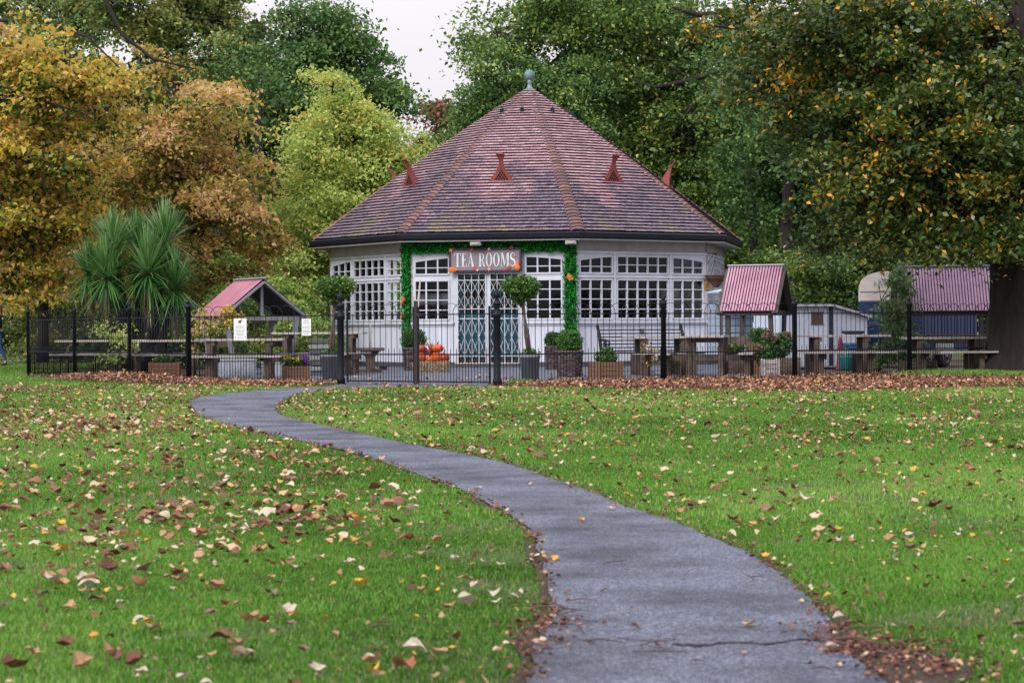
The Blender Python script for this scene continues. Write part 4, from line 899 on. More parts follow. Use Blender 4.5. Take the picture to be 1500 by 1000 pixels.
for (dx, dy, z, r, sq, m, lab) in ((-.26, -.03, .21, .145, .85, PUMP, 'large orange pumpkin at the lower left of the heap, half behind the gate post'), (-.03, -.05, .21, .085, .95, PUMP, 'little bright pumpkin in the lower middle of the heap'), (.11, -.07, .21, .13, .95, PUMP, 'brightest orange pumpkin at the lower right of the heap'),
                              (.27, -.02, .21, .125, .9, PUMR, 'deep red pumpkin at the right end of the bottom row'), (-.24, .0, .42, .13, .72, PUMR, 'flattened red-orange pumpkin on top at the left of the heap'), (.13, -.03, .435, .135, .68, PUMP, 'broad flat pumpkin on top of the brightest one'), (-.02, .08, .36, .10, .8, PUMR, 'dark red pumpkin behind, in the middle of the heap')):
    p = hb.location + Vector((dx, dy, z + r * sq * .92)); t = thing('pumpkin', lab, 'pumpkin', p, random.uniform(0, 3), 'pumpkins heaped on the hay bale')
    S = MB(); S.smooth = True; nn = 40; mm = 12; vs = []
    for i in range(mm + 1):
        ph = PI * i / mm
        for k in range(nn):
            a = 2 * PI * k / nn; rr = r * math.sin(ph) * (1 + .07 * abs(math.cos(5 * a)) - .05) + .002; vs.append((rr * math.cos(a), rr * math.sin(a), (-math.cos(ph) * r - (.14 * r if i > 10 else 0)) * sq))
    S.add(vs, [(i * nn + k, i * nn + (k + 1) % nn, (i + 1) * nn + (k + 1) % nn, (i + 1) * nn + k) for i in range(mm) for k in range(nn)]); S.build('skin', m, t)
    S = MB(); S.tube([(0, 0, r * sq * .82), (.008, 0, r * sq + .02), (.03, 0, r * sq + .05)], [.022, .014, .012], 6); S.build('stalk', STEM, t)
t = thing('dried_corn_husk', 'dry red-brown corn husk standing between the two top pumpkins', 'decoration', hb.location + Vector((-.02, -.08, .44)))
S = MB()
for k in range(9): a = k * .7; S.tube([(0, 0, 0), (.03 * math.cos(a), .02 * math.sin(a), .10), (.07 * math.cos(a) - .02, .04 * math.sin(a), .19 + .02 * (k % 3))], [.016, .018, .003], 5)
S.build('husk', mat('corn_husk', (.38, .12, .06), .8), t)
# pole leaning by the garland
S = MB(); S.tube([(0, 0, 0), (.05, .05, .9), (.14, .2, 1.95)], [.05, .042, .015], 8); S.tube([(0, 0, 0), (0, 0, .03)], .055, 8)
tag(S.build('closed_parasol', mat('parasol_beige', (.50, .42, .35), .8), None, loc=GX(606.5, 48.4) + Vector((0, 0, .1))), 'slim beige furled pole leaning beside the left hedge strip', 'pole')
# drain pipe and tap boxes at the wall foot
S = MB(); S.box(-.09, .09, -.06, .06, 0, .09); S.box(-.1, .1, -.07, .07, .09, .105); tag(S.build('bait_box', mat('bait_box_black', (.015, .015, .018), .5), None, .006, loc=GX(561, 48.6)), 'small black box on the ground at the foot of the left wall', 'box')
# stone-like stool / seat at left of gate
t = thing('stool', 'thick weathered timber stool between the left table and the white wall', 'stool', GX(542, 46.0), .15)
S = MB(); S.box(-.30, .30, -.18, .18, .47, .54); S.build('seat', WOOD, t, .01)
S = MB(); S.prism([(-.22, .47), (.22, .47), (.10, .34), (.09, .08), (-.09, .08), (-.10, .34)], (0, -.05, 0), (1, 0, 0), (0, 0, 1), (0, 1, 0), .10); S.build('pedestal', WOOD, t, .008); S = MB(); S.box(-.24, .24, -.2, .2, 0, .08); S.build('base', WOOD, t, .008)
S = MB(); S.tube([(0, 0, .15), (0, 0, 1.05)], .025, 8); S.box(-.04, .04, -.01, .03, .3, .34); S.box(-.04, .04, -.01, .03, .85, .89)
tag(S.build('downpipe', mat('grey_pipe', (.28, .29, .31), .5), None, loc=GX(542.5, 49.6)), 'short grey pipe fixed upright on the white boards left of the entrance', 'pipe')
# white crates under the table left
for px, Y, w_, h_, lab in ((338, 42.0, .95, .33, 'long white low crate under the table behind the bird notice'), (460, 43.0, .42, .22, 'small white box on the ground behind the flower planter'), (402, 43.4, .45, .25, 'pale box under the right end of the notice table')):
    S = MB(); S.box(-w_ / 2, w_ / 2, -.2, .2, 0, h_); S.box(-w_ / 2 - .02, w_ / 2 + .02, -.22, .22, h_, h_ + .03); [S.box(-w_ / 2 + .02 + i * .1, -w_ / 2 + .09 + i * .1, -.21, -.2, .03, h_ - .03) for i in range(int(w_ / .1))]
    tag(S.build('crate', mat('white_crate', (.42, .47, .55), .6), None, .008, loc=GX(px, Y)), lab, 'crate', 'pale crates among the tables')
# notices on the railing
PAPER = mat('notice_white', (.74, .75, .78), .6, (.70, .71, .74), 5, 0); INK = mat('notice_ink', (.04, .04, .06), .7); INKG = mat('notice_ink_grey', (.28, .29, .33), .7)
def onrail(px):
    A, B = Vector((FEN_F[0][0], FEN_F[0][1], 0)), Vector((FEN_F[1][0], FEN_F[1][1], 0)); d = ray(px, 480)
    # intersect sight column with the railing line
    k = d.x / d.y; t = (A.x - k * A.y) / (k * (B.y - A.y) - (B.x - A.x)); return A + (B - A) * t, (B - A).normalized()
p, dd = onrail(353); ang = math.atan2(dd.y, dd.x)
t = thing('notice', 'white printed notice with a small bird drawing at the top, fixed on the railing', 'notice', p + dd.cross(Vector((0, 0, 1))) * .02, ang)
S = MB(); S.box(-.135, .135, -.006, 0, .755, 1.135); S.build('board', PAPER, t)
S = MB(); S.prism([(-.045, 1.07), (-.02, 1.06), (.0, 1.055), (.02, 1.07), (.035, 1.10), (.05, 1.105), (.035, 1.118), (.02, 1.115), (.008, 1.095), (-.02, 1.10), (-.05, 1.095), (-.02, 1.085)], (0, -.009, 0), (1, 0, 0), (0, 0, 1), (0, 1, 0), .003); S.box(-.004, 0, -.009, -.006, 1.035, 1.06); S.box(.008, .012, -.009, -.006, 1.035, 1.06); S.box(-.11, -.10, -.009, -.006, .80, .82); S.box(.10, .11, -.009, -.006, .80, .82); S.build('bird_drawing', INK, t)
S = MB()
for k, (z, w_) in enumerate(((1.00, .17), (.975, .19), (.93, .20), (.905, .16), (.865, .18), (.845, .12), (.80, .14))):
    x = -w_ / 2
    while x < w_ / 2: l = random.uniform(.012, .03); S.box(x, min(x + l, w_ / 2), -.008, -.006, z - .004, z + .004); x += l + .008
S.build('print', INKG, t)
p, dd = onrail(450)
t = thing('notice', 'smaller white handwritten notice fixed on the railing above the wooden planter', 'notice', p + dd.cross(Vector((0, 0, 1))) * .02, ang)
S = MB(); S.box(-.095, .095, -.006, 0, .83, 1.12); S.build('board', PAPER, t)
S = MB()
for k, (z, w_, th) in enumerate(((1.085, .10, .012), (1.045, .12, .011), (.99, .15, .008), (.965, .15, .008), (.92, .15, .010), (.895, .13, .010), (.86, .10, .008))):
    x = -w_ / 2
    while x < w_ / 2: l = random.uniform(.008, .02); S.bar((x, -.008, z + random.uniform(-.004, .004)), (x + l, -.008, z + random.uniform(-.006, .006)), .002, th * .6); x += l + .006
S.build('handwriting', INK, t)
# hanging basket and yellow sign on the right corner of the tea room
a = math.radians(56); pc = BC + Vector((math.sin(a) * (RW + .03), -math.cos(a) * (RW + .03), 0)); od = Vector((math.sin(a), -math.cos(a), 0))
t = thing('hanging_basket', 'brown cone-shaped hanging basket on a bracket at the right corner of the tea room', 'hanging basket', pc + od * .22)
S = MB(); 
for i in range(9):
    r0, r1 = .05 + .026 * i, .05 + .026 * (i + 1); z0 = 1.93 + .034 * i; S.av = random.random(); S.lathe([(r0 + .006, z0), (r1, z0 + .02), (r1 + .006, z0 + .033)], 16)
S.build('wicker_cone', attrmat('basket_brown', [(0, (.07, .03, .02)), (1, (.16, .07, .045))], .8), t)
S = MB()
for k in range(4): q = k * PI / 2 + .4; S.tube([(.27 * math.cos(q), .27 * math.sin(q), 2.24), (0, 0, 2.72)], .006, 4)
S.build('chains', mat('chain_grey', (.2, .2, .2), .5, metal=.5), t)
S = MB(); S.tube([(-od.x * .25, -od.y * .25, 2.78), (0, 0, 2.78), (0, 0, 2.72)], .012, 6); S.tube([(-od.x * .25, -od.y * .25, 2.5), (-od.x * .1, -od.y * .1, 2.72), (0, 0, 2.78)], .008, 6); S.build('bracket', IRON, t)
p = BC + face_frame(1) @ Vector((HS - .05, -.045, 0))
t = thing('warning_sign', 'small orange-yellow notice below the hanging basket at the wall corner', 'sign', p, math.radians(33.5))
S = MB(); S.box(-.065, .065, -.01, 0, 1.88, 2.08); S.build('plate', mat('yellow_plate', (.75, .36, .03), .5), t)
S = MB()
for z in (2.02, 1.99, 1.96, 1.93, 1.91): S.box(-.04, .03, -.013, -.01, z - .004, z + .004)
S.build('print', INK, t)
S = MB(); S.tube([(0, 0, 0), (0, -.05, .02), (.0, -.08, -.04)], .03, 7); S.box(-.05, .05, -.02, 0, -.06, .06); tag(S.build('wall_tap', mat('tap_grey', (.12, .12, .12), .5), None, loc=BC + face_frame(1) @ Vector((-.05, -.02, .85))), 'small dark tap fixed on the white boards above the iron bench', 'tap')

# ================================================================ TREES AND SHRUBS
BARKD = mat('dark_bark', (.035, .028, .026), .9, (.015, .012, .012), 5, .9, stretch=(1, 1, .25), bscale=12)
BARKG = mat('grey_brown_bark', (.032, .025, .022), .95, (.010, .008, .008), 9, 1, stretch=(1, 1, .18), bscale=16)
def FS(*st): return [(p, c) for p, c in st]
FM = {
 'gold': leafmat('golden_lime_leaves', FS((0, (.03, .07, .012)), (.33, (.10, .16, .025)), (.50, (.42, .42, .08)), (.70, (.74, .56, .09)), (.9, (.74, .42, .08)), (1, (.68, .48, .22))), .45),
 'rust': leafmat('rusty_maple_leaves', FS((0, (.04, .06, .015)), (.25, (.12, .14, .03)), (.42, (.36, .37, .08)), (.65, (.64, .48, .13)), (.85, (.70, .38, .15)), (1, (.72, .52, .30))), .45),
 'olive': leafmat('olive_leaves', FS((0, (0.03549, 0.07335, 0.02287)), (.4, (0.1222, 0.1853, 0.0528)), (.7, (0.2863, 0.3494, 0.09701)), (1, (0.696, 0.6119, 0.1912))), .35),
 'dark': leafmat('dark_oak_leaves', FS((0, (0.02677, 0.06727, 0.02039)), (.45, (0.07535, 0.163, 0.04717)), (.8, (0.1572, 0.2821, 0.07668)), (1, (0.3616, 0.4563, 0.1175))), .3),
 'lime': leafmat('yellow_green_leaves', FS((0, (.08, .16, .03)), (.3, (.20, .32, .06)), (.6, (.46, .60, .15)), (.85, (.62, .68, .22)), (1, (.60, .50, .12))), .45),
 'green': leafmat('mid_green_leaves', FS((0, (0.02905, 0.0662, 0.01743)), (.4, (0.09509, 0.1779, 0.04193)), (.75, (0.1951, 0.3096, 0.07176)), (.93, (0.4265, 0.4814, 0.1048)), (1, (0.75, 0.6875, 0.1473))), .35),
 'over': leafmat('turning_lime_leaves', FS((0, (0.0168, 0.0378, 0.0085)), (.4, (0.054, 0.1026, 0.0204)), (.74, (0.12, 0.1836, 0.034)), (.88, (0.312, 0.2916, 0.051)), (.94, (0.75, 0.3672, 0.034)), (1, (0.75, 0.4104, 0.0425))), .3, .35, .5),
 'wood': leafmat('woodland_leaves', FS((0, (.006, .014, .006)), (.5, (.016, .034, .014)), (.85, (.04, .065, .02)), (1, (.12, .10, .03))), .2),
 'pink': leafmat('pinkish_autumn_leaves', FS((0, (.10, .06, .04)), (.5, (.26, .13, .08)), (1, (.42, .24, .16))), .4),
 'willow': leafmat('long_bamboo_leaves', FS((0, (0.042, 0.112, 0.035)), (.5, (0.14, 0.266, 0.084)), (1, (0.392, 0.476, 0.168))), .35, .4, .5),
}
def crown_points(c, r, n, leaves, s, rng, ztop=None):
    d = rng.normal(size=(n, 3)); d /= np.linalg.norm(d, axis=1)[:, None]
    u = rng.uniform(0, 1, n) ** .36 * np.where(rng.uniform(0, 1, n) < .16, rng.uniform(1.1, 1.42, n), 1)
    bump = 1 + .26 * np.sin(d[:, 0] * 5 + c[0]) * np.sin(d[:, 2] * 6 + c[1]) + .16 * np.sin(d[:, 1] * 9 + d[:, 2] * 7 + c[2])
    cc = np.array(c) + d * (u * bump)[:, None] * np.array(r)
    per = np.maximum(4, (leaves / n * rng.uniform(.4, 1.7, n))).astype(int); idx = np.repeat(np.arange(n), per)
    g = rng.normal(size=(len(idx), 3)); sc_ = rng.uniform(.6, 1.4, n)[idx][:, None] * s
    P_ = cc[idx] + g * np.array([1, 1, .42]) * sc_
    P_[:, 2] -= .25 * (g[:, 0] ** 2 + g[:, 1] ** 2) * sc_[:, 0] * .6        # clump edges droop
    return cc, P_, idx
def tree(name, label, cat, px, Y, tr, topy, blobs, n, size, fm, mean, sd=.16, csd=.14, s=.40, bark=BARKD, group=None, limbs=(), clus=1.0, up=.45, lean=0, aspect=.62, per=230, nb=9, base=None):
    rng = np.random.default_rng(abs(int(px * 7 + Y * 13)) + 5)
    b0 = base or GX(px, Y); t = thing(name, label, cat, b0, 0, group)
    top = P(px + lean, topy, Y) - b0
    S = MB(); hz = top.z
    pts = [Vector((0, 0, -.05)), Vector((0, 0, .25)), Vector((top.x * .15, 0, hz * .3)), Vector((top.x * .5 + .1, .1, hz * .6)), Vector((top.x, 0, hz))]
    S.tube(pts, [tr * 1.35, tr * 1.05, tr * .85, tr * .6, tr * .15], 10)
    S.build('trunk', bark, t)
    size *= 1.08; n = int(n * .92); w = sum(b[3] * b[4] for b in blobs); L_ = MB(); Ps = []; As = []
    for (bx, by, dY, rx, ry, rd) in blobs:
        c = P(bx, by, Y + dY) - b0; k = (Y + dY) / F; r = (rx * k, rd, ry * k); nn = int(n * rx * ry / w); nc = max(5, int(nn / per * clus))
        cc, pp, idx = crown_points(c, r, nc, nn, s, rng); Ps.append(pp)
        ca = rng.normal(0, csd, nc); As.append(np.clip(mean + ca[idx] + rng.normal(0, sd, len(idx)), 0, 1))
        zz = max(.25 * hz, min(c.z - .3 * max(r[0], r[2]), hz * .8)); st = Vector((top.x * (zz / hz) ** 1.5, 0, zz)); hub = Vector(c)
        mid = (st + hub) / 2 + Vector((0, 0, .12 * (hub - st).length)); rr = tr * .30
        L_.tube([st, mid, hub], [rr, rr * .7, rr * .35], 6)
        for q in range(min(nb, nc)):
            e = Vector(cc[q]); m2 = (hub + e) / 2 + Vector(rng.normal(size=3) * .15 * (e - hub).length); L_.tube([hub, m2, e], [rr * .32, rr * .2, rr * .06], 4)
    for lp in limbs:
        pts = [P(x, y, Y + d) - b0 for x, y, d, _ in lp]; L_.tube(pts, [q[3] for q in lp], 7)
    L_.build('limbs', bark, t)
    Pn = np.concatenate(Ps); A = np.concatenate(As); keep = Pn[:, 2] > .05; Pn = Pn[keep]; A = A[keep]
    V, Fq = leaf_arrays(Pn, rng.uniform(.6, 1.35, len(Pn)) * size, up=up, droop=.35, aspect=aspect, rng=rng)
    npmesh('crown', V, Fq, A, FM[fm], t)
    return t
W = 'woodland trees behind the tea room'
tree('lime_tree', 'golden-leaved lime tree filling the left edge, its bare dark boughs crossing the leaves', 'tree', -70, 50, .32, -60,
     [(10, 110, 0, 120, 95, 2.0), (95, 90, -1, 90, 60, 1.6), (-40, 250, 0, 120, 140, 2.2), (60, 230, 0, 100, 90, 2), (20, 325, .5, 110, 85, 2), (90, 330, 1, 55, 70, 1.5), (30, 425, 13, 110, 50, 1.8), (140, 150, .5, 60, 60, 1.3), (75, 400, 1.5, 55, 40, 1.2)],
     48000, .13, 'gold', .60, .24, .19, .29, per=150, limbs=[[(-30, 30, 0, .05), (60, 30, -1, .04), (130, 55, -1, .028), (175, 100, -1, .012)], [(-60, 140, 0, .05), (60, 148, -1.6, .035), (120, 165, -1.8, .02), (165, 192, -1.8, .008)], [(100, -90, -2, .07), (152, -5, -2, .05), (178, 50, -2, .042), (225, 87, -2, .035), (285, 101, -2, .014)], [(152, -5, -2, .03), (185, 12, -2, .02), (218, 8, -2, .008)]])
tree('maple_tree', 'rust and orange turning maple behind the spiky palm', 'tree', 255, 57, .26, 110,
     [(225, 130, 0, 80, 55, 2.2), (300, 165, 0, 70, 50, 2), (205, 230, -1, 100, 70, 2.4), (330, 250, 0, 70, 70, 2), (260, 320, -1, 110, 75, 2.4), (365, 330, 0, 45, 70, 1.6), (160, 330, 0, 70, 80, 2), (310, 400, 0, 90, 55, 2), (200, 410, 0, 90, 60, 2), (250, 200, -1, 70, 50, 1.5)],
     50000, .12, 'rust', .60, .23, .18, .30, per=150)
tree('sycamore_tree', 'tall sparse yellowish-green tree rising above the rust maple into the pale sky', 'tree', 260, 70, .34, -60,
     [(160, 20, 0, 90, 45, 3), (250, 30, 0, 70, 50, 3), (320, 30, 0, 60, 50, 3), (300, 95, 0, 55, 40, 2.5), (60, 10, 0, 70, 50, 3), (360, 90, 1, 35, 50, 2), (345, 170, 1, 45, 60, 2), (235, -30, 0, 110, 40, 3)],
     34000, .15, 'olive', .5, .16, .14, .38, nb=14)
tree('oak_tree', 'dark green oak whose ragged top stands left of the gap of sky', 'tree', 470, 72, .34, 20,
     [(485, 28, 0, 42, 32, 2), (440, 45, 0, 48, 40, 2.2), (520, 80, 0, 45, 35, 2), (460, 100, 0, 75, 50, 2.6), (565, 140, 0, 42, 32, 1.8), (520, 150, 0, 60, 40, 2), (415, 140, 0, 45, 65, 2.4), (395, 230, 0, 45, 90, 2.4), (440, 220, 0, 60, 80, 2.4), (398, 330, 0, 40, 70, 2)],
     48000, .15, 'dark', .55, .16, .14, .42, nb=12)
tree('young_maple_tree', 'bright yellow-green young tree left of the tiled roof', 'tree', 515, 61, .15, 120,
     [(487, 125, 0, 26, 28, 1), (500, 165, 0, 55, 35, 1.6), (465, 195, 0, 50, 35, 1.6), (555, 195, 0, 50, 40, 1.6), (480, 250, 0, 72, 50, 2), (560, 260, 0, 62, 50, 1.8), (600, 240, .5, 28, 35, 1.2), (455, 320, 0, 62, 55, 1.8), (530, 330, 0, 85, 60, 2), (450, 400, 0, 60, 50, 1.8), (500, 420, 0, 60, 50, 1.8)],
     58000, .105, 'lime', .64, .19, .14, .30, per=140, bark=BARKG, nb=16)
tree('bush', 'yellow-green bush filling the gap between the left shelter and the tea room', 'bush', 430, 53, .06, 430,
     [(440, 440, 0, 45, 45, 1), (395, 430, .5, 50, 40, 1), (455, 490, -.5, 35, 40, 1), (350, 420, 1, 50, 35, 1), (400, 490, 0, 60, 40, 1)], 20000, .085, 'lime', .40, .2, .2, .22, bark=BARKG)
tree('bush', 'dark green and gold bush at the far left behind the side railing', 'bush', 90, 66, .06, 420,
     [(30, 470, 0, 60, 50, 1.2), (110, 450, 0, 60, 60, 1.2), (80, 500, -1, 60, 45, 1.2), (180, 460, 0, 60, 60, 1.2)], 20000, .10, 'olive', .48, .2, .2, .25)
tree('bush', 'dark bush standing behind the palm trunks and the leftmost tables', 'bush', 250, 52, .06, 440,
     [(215, 480, 0, 60, 50, 1), (280, 480, 0, 50, 45, 1), (320, 490, 0, 50, 40, 1), (150, 500, 0, 50, 40, 1)], 14000, .09, 'dark', .5, .2, .2, .22)
tree('tree', 'small pinkish-brown tree peeping up just left of the steep roof', 'tree', 655, 92, .12, 160, [(650, 168, 0, 26, 28, 1.6), (668, 200, 0, 34, 35, 1.6), (630, 215, 0, 34, 40, 1.6)], 6000, .17, 'pink', .5, .2, .15, .3)
tree('holm_oak_tree', 'fine-leaved dark tree directly behind the ball finial', 'tree', 740, 66, .22, 90,
     [(705, 135, 0, 38, 45, 2), (760, 115, 0, 60, 42, 2), (672, 200, 0, 40, 45, 2), (720, 190, 0, 50, 45, 2), (630, 240, 0, 30, 40, 1.6), (820, 140, 0, 60, 50, 2), (840, 190, 0, 60, 50, 2)],
     40000, .11, 'dark', .62, .2, .14, .30)
tree('beech_tree', 'big spreading green tree behind the right slope of the roof, dark limbs showing through', 'tree', 1010, 69, .42, -80,
     [(725, 45, 0, 50, 42, 2.4), (790, 22, 0, 60, 38, 2.4), (850, 70, 0, 70, 40, 2.6), (930, 35, 0, 80, 50, 3), (1020, 60, 0, 80, 60, 3), (880, 125, 0, 60, 40, 2.4), (960, 150, 0, 80, 50, 3), (1040, 170, 0, 70, 60, 3), (940, 215, 0, 65, 45, 2.4), (1010, 260, 0, 70, 60, 2.6), (1075, 260, 0, 60, 70, 2.6), (1000, 330, 0, 45, 40, 2), (1080, 350, 0, 65, 60, 2.4), (850, 0, 0, 120, 40, 3), (1100, 120, 0, 60, 70, 3)],
     85000, .135, 'green', .50, .18, .16, .46, nb=14, limbs=[[(1080, 70, -2, .16), (1050, 105, -2.5, .11), (1010, 118, -2.5, .09), (960, 128, -2.5, .05), (930, 120, -2.5, .03)], [(1100, 20, -2, .14), (1020, 22, -2.5, .09), (985, 10, -2.5, .05)], [(1050, 105, -2.5, .07), (1000, 175, -2.5, .05), (955, 170, -2.5, .02)], [(1010, 118, -2.5, .05), (975, 90, -2.5, .03), (940, 85, -2.5, .015)]])
tree('tree', 'tall dark trunk and dim crown rising between the two corrugated shelters', 'tree', 1152, 60, .27, 60,
     [(1150, 150, 0, 70, 60, 2), (1190, 230, 0, 60, 60, 2), (1110, 230, 1, 50, 60, 2), (1220, 300, 1, 60, 60, 2), (1150, 300, 2, 60, 60, 2)], 24000, .13, 'dark', .36, .17, .16, .36)
tree('bush', 'tangled green undergrowth behind the white shed', 'bush', 1205, 56, .07, 340,
     [(1200, 400, 0, 60, 45, 1.4), (1250, 420, 0, 50, 50, 1.4), (1170, 430, .5, 50, 40, 1.4), (1240, 370, 0, 60, 40, 1.4), (1110, 420, 2, 60, 50, 1.4)], 20000, .10, 'green', .38, .2, .16, .26, nb=16)
tree('bush', 'green and gold undergrowth behind the mauve roof', 'bush', 1370, 56, .07, 360,
     [(1330, 400, 0, 60, 50, 1.4), (1400, 410, 0, 70, 60, 1.4), (1460, 420, 0, 60, 70, 1.4), (1500, 480, 0, 50, 60, 1.4), (1300, 360, 0, 60, 50, 1.4)], 18000, .10, 'olive', .40, .2, .2, .26)
tree('lime_tree', 'huge dark lime tree at the right edge, its turning leaves hanging over the shelters', 'tree', 1489, 40.4, .50, -200,
     [(1110, 45, 2, 80, 55, 1.5), (1210, 40, 0, 95, 60, 2), (1330, 50, 0, 100, 70, 2.2), (1450, 60, 0, 90, 80, 2.2), (1165, 125, 1, 90, 45, 1.5), (1270, 140, 0, 100, 55, 1.8), (1380, 170, -1, 90, 60, 1.8), (1480, 180, -1, 60, 80, 1.8), (1215, 200, .5, 70, 40, 1.3), (1310, 220, -1, 95, 45, 1.6), (1420, 270, -1, 90, 50, 1.6), (1265, 285, -.5, 65, 35, 1.2), (1330, 295, -1, 75, 38, 1.4), (1445, 335, -1, 70, 38, 1.3), (1290, 328, -1, 50, 18, 1.0), (1375, 346, -1, 60, 14, 1.1), (1470, 362, -1.5, 35, 20, .8), (1500, 250, 0, 60, 80, 2), (1205, 345, 0, 35, 22, .7)],
     95000, .105, 'over', .53, .20, .14, .27, bark=BARKG, nb=14, limbs=[[(1489, 150, 0, .25), (1420, 110, -1, .16), (1330, 70, -1, .08), (1290, 90, -1, .04)], [(1489, 60, 0, .22), (1380, -10, 0, .12), (1340, 60, 0, .05)]], lean=6)
# flared, ridged butt of the big lime tree and its burr
lt = [o for o in COL.objects if o.name.startswith('lime_tree') and 'huge' in o.get('label', '')][0]
S = MB(); S.smooth = True; vs = []; nn = 40; hs = [-.05, .0, .1, .25, .5, .9, 1.4, 2.0, 2.8, 3.8, 5.0]
for z in hs:
    for k in range(nn):
        a = 2 * PI * k / nn; fl_ = .20 * math.exp(-z / .28); r = (.52 + fl_) * (1 + (.03 + .10 * math.exp(-z / .4)) * math.cos(5 * a + 1) + .025 * math.sin(13 * a + z * 2) + .02 * math.sin(21 * a - z * 3)) * (1 - .02 * z) + .05 * math.exp(-((z - .75) / .3) ** 2)
        vs.append((r * math.cos(a), r * math.sin(a), z))
S.add(vs, [(i * nn + k, i * nn + (k + 1) % nn, (i + 1) * nn + (k + 1) % nn, (i + 1) * nn + k) for i in range(len(hs) - 1) for k in range(nn)])
S.build('trunk_base', BARKG, lt)
wl = tree('willow_leaved_shrub', 'pale narrow-leaved shrub growing in front of the horse trailer', 'shrub', 1288, 43.2, .03, 420,
     [(1318, 425, 0, 11, 34, .3), (1310, 465, 0, 17, 34, .35), (1304, 515, 0, 20, 36, .4), (1320, 400, 0, 7, 18, .25), (1322, 500, 0, 22, 36, .4)], 7000, .13, 'willow', .5, .2, .15, .13, bark=BARKG, aspect=.2)
tree('shrub', 'thin yellow-leaved shrub poking up in front of the leftmost picnic table', 'shrub', 172, 42.6, .012, 470, [(172, 488, 0, 22, 16, .25), (165, 510, 0, 16, 14, .25), (150, 480, 0, 12, 10, .2)], 700, .065, 'lime', .55, .25, .2, .12, bark=BARKG)
tree('shrub', 'straggly brown and yellow shrub just inside the railing corner post below the rose shelter roof', 'shrub', 292, 40.6, .012, 440, [(292, 465, 0, 12, 26, .2), (287, 500, 0, 12, 22, .2)], 650, .05, 'rust', .45, .25, .2, .10, bark=BARKG)
tree('shrub', 'small gold-leaved shrub under the left shelter roof above the bird notice', 'shrub', 345, 42.6, .012, 450, [(345, 455, 0, 20, 10, .25), (338, 468, 0, 14, 12, .2)], 600, .07, 'gold', .6, .2, .2, .1, bark=BARKG)
tree('shrub', 'bright green low clump left of the rose shelter, behind the railing', 'shrub', 312, 46.0, .012, 470, [(310, 480, 0, 18, 16, .3), (330, 490, 0, 16, 16, .3)], 1200, .08, 'lime', .35, .15, .1, .12, bark=BARKG, aspect=.3)
tree('shrub', 'sparse vine with a few gold leaves below the table in front of the iron bench', 'shrub', 950, 40.6, .012, 500, [(952, 508, 0, 7, 10, .12), (955, 530, 0, 8, 12, .12), (990, 530, 0, 6, 10, .12)], 130, .06, 'gold', .6, .25, .2, .07, bark=BARKG)

# far woodland: reads as one dark mass
rng = np.random.default_rng(3)
prof = [(-700, -60), (0, 40), (150, 90), (300, 70), (400, 60), (430, 120), (520, 190), (600, 215), (640, 230), (690, 220), (760, 150), (850, 90), (1000, 60), (1200, 20), (2200, -60)]
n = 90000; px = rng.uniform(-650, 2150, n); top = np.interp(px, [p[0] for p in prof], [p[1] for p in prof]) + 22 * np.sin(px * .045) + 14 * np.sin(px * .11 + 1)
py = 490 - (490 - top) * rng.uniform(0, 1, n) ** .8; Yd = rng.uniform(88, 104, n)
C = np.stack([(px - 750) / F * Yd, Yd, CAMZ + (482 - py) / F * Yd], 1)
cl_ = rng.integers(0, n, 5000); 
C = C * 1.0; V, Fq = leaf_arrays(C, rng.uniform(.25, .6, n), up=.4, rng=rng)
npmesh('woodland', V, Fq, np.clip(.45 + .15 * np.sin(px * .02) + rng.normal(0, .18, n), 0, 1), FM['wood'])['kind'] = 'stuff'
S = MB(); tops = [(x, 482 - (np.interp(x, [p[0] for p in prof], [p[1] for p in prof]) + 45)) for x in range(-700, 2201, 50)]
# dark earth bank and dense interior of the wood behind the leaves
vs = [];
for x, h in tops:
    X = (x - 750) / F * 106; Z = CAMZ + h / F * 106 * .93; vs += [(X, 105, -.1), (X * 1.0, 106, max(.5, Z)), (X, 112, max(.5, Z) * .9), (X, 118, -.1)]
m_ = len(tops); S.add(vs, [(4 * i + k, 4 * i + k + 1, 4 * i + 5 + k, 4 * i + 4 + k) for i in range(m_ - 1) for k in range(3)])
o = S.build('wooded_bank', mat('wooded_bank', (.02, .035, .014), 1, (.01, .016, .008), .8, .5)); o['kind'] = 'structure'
for k, (px_, Y_, r_, lab) in enumerate(((62, 63, .14, 'thin dark trunk behind the left lime tree leaves'), (380, 66, .2, 'dark trunk half hidden at the left of the oak crown'), (1105, 64, .15, 'slim dark trunk behind the right hip of the roof'), (1262, 62, .13, 'slim dark trunk behind the white shed roof'))):
    t = thing('tree', lab, 'tree', GX(px_, Y_)); S = MB(); S.tube([(0, 0, -.05), (.05, 0, 2), (-.05, 0, 5), (.1, 0, 9)], [r_ * 1.3, r_, r_ * .8, r_ * .4], 9); S.build('trunk', BARKD, t)
    b0 = GX(px_, Y_); C = np.array([0, 0, 8.6]) + RNG.normal(size=(2500, 3)) * [1.0, 1.0, .8]; V, Fq = leaf_arrays(C, RNG.uniform(.1, .18, 2500)); npmesh('crown', V, Fq, np.clip(RNG.normal(.5, .2, 2500), 0, 1), FM['dark'], t)

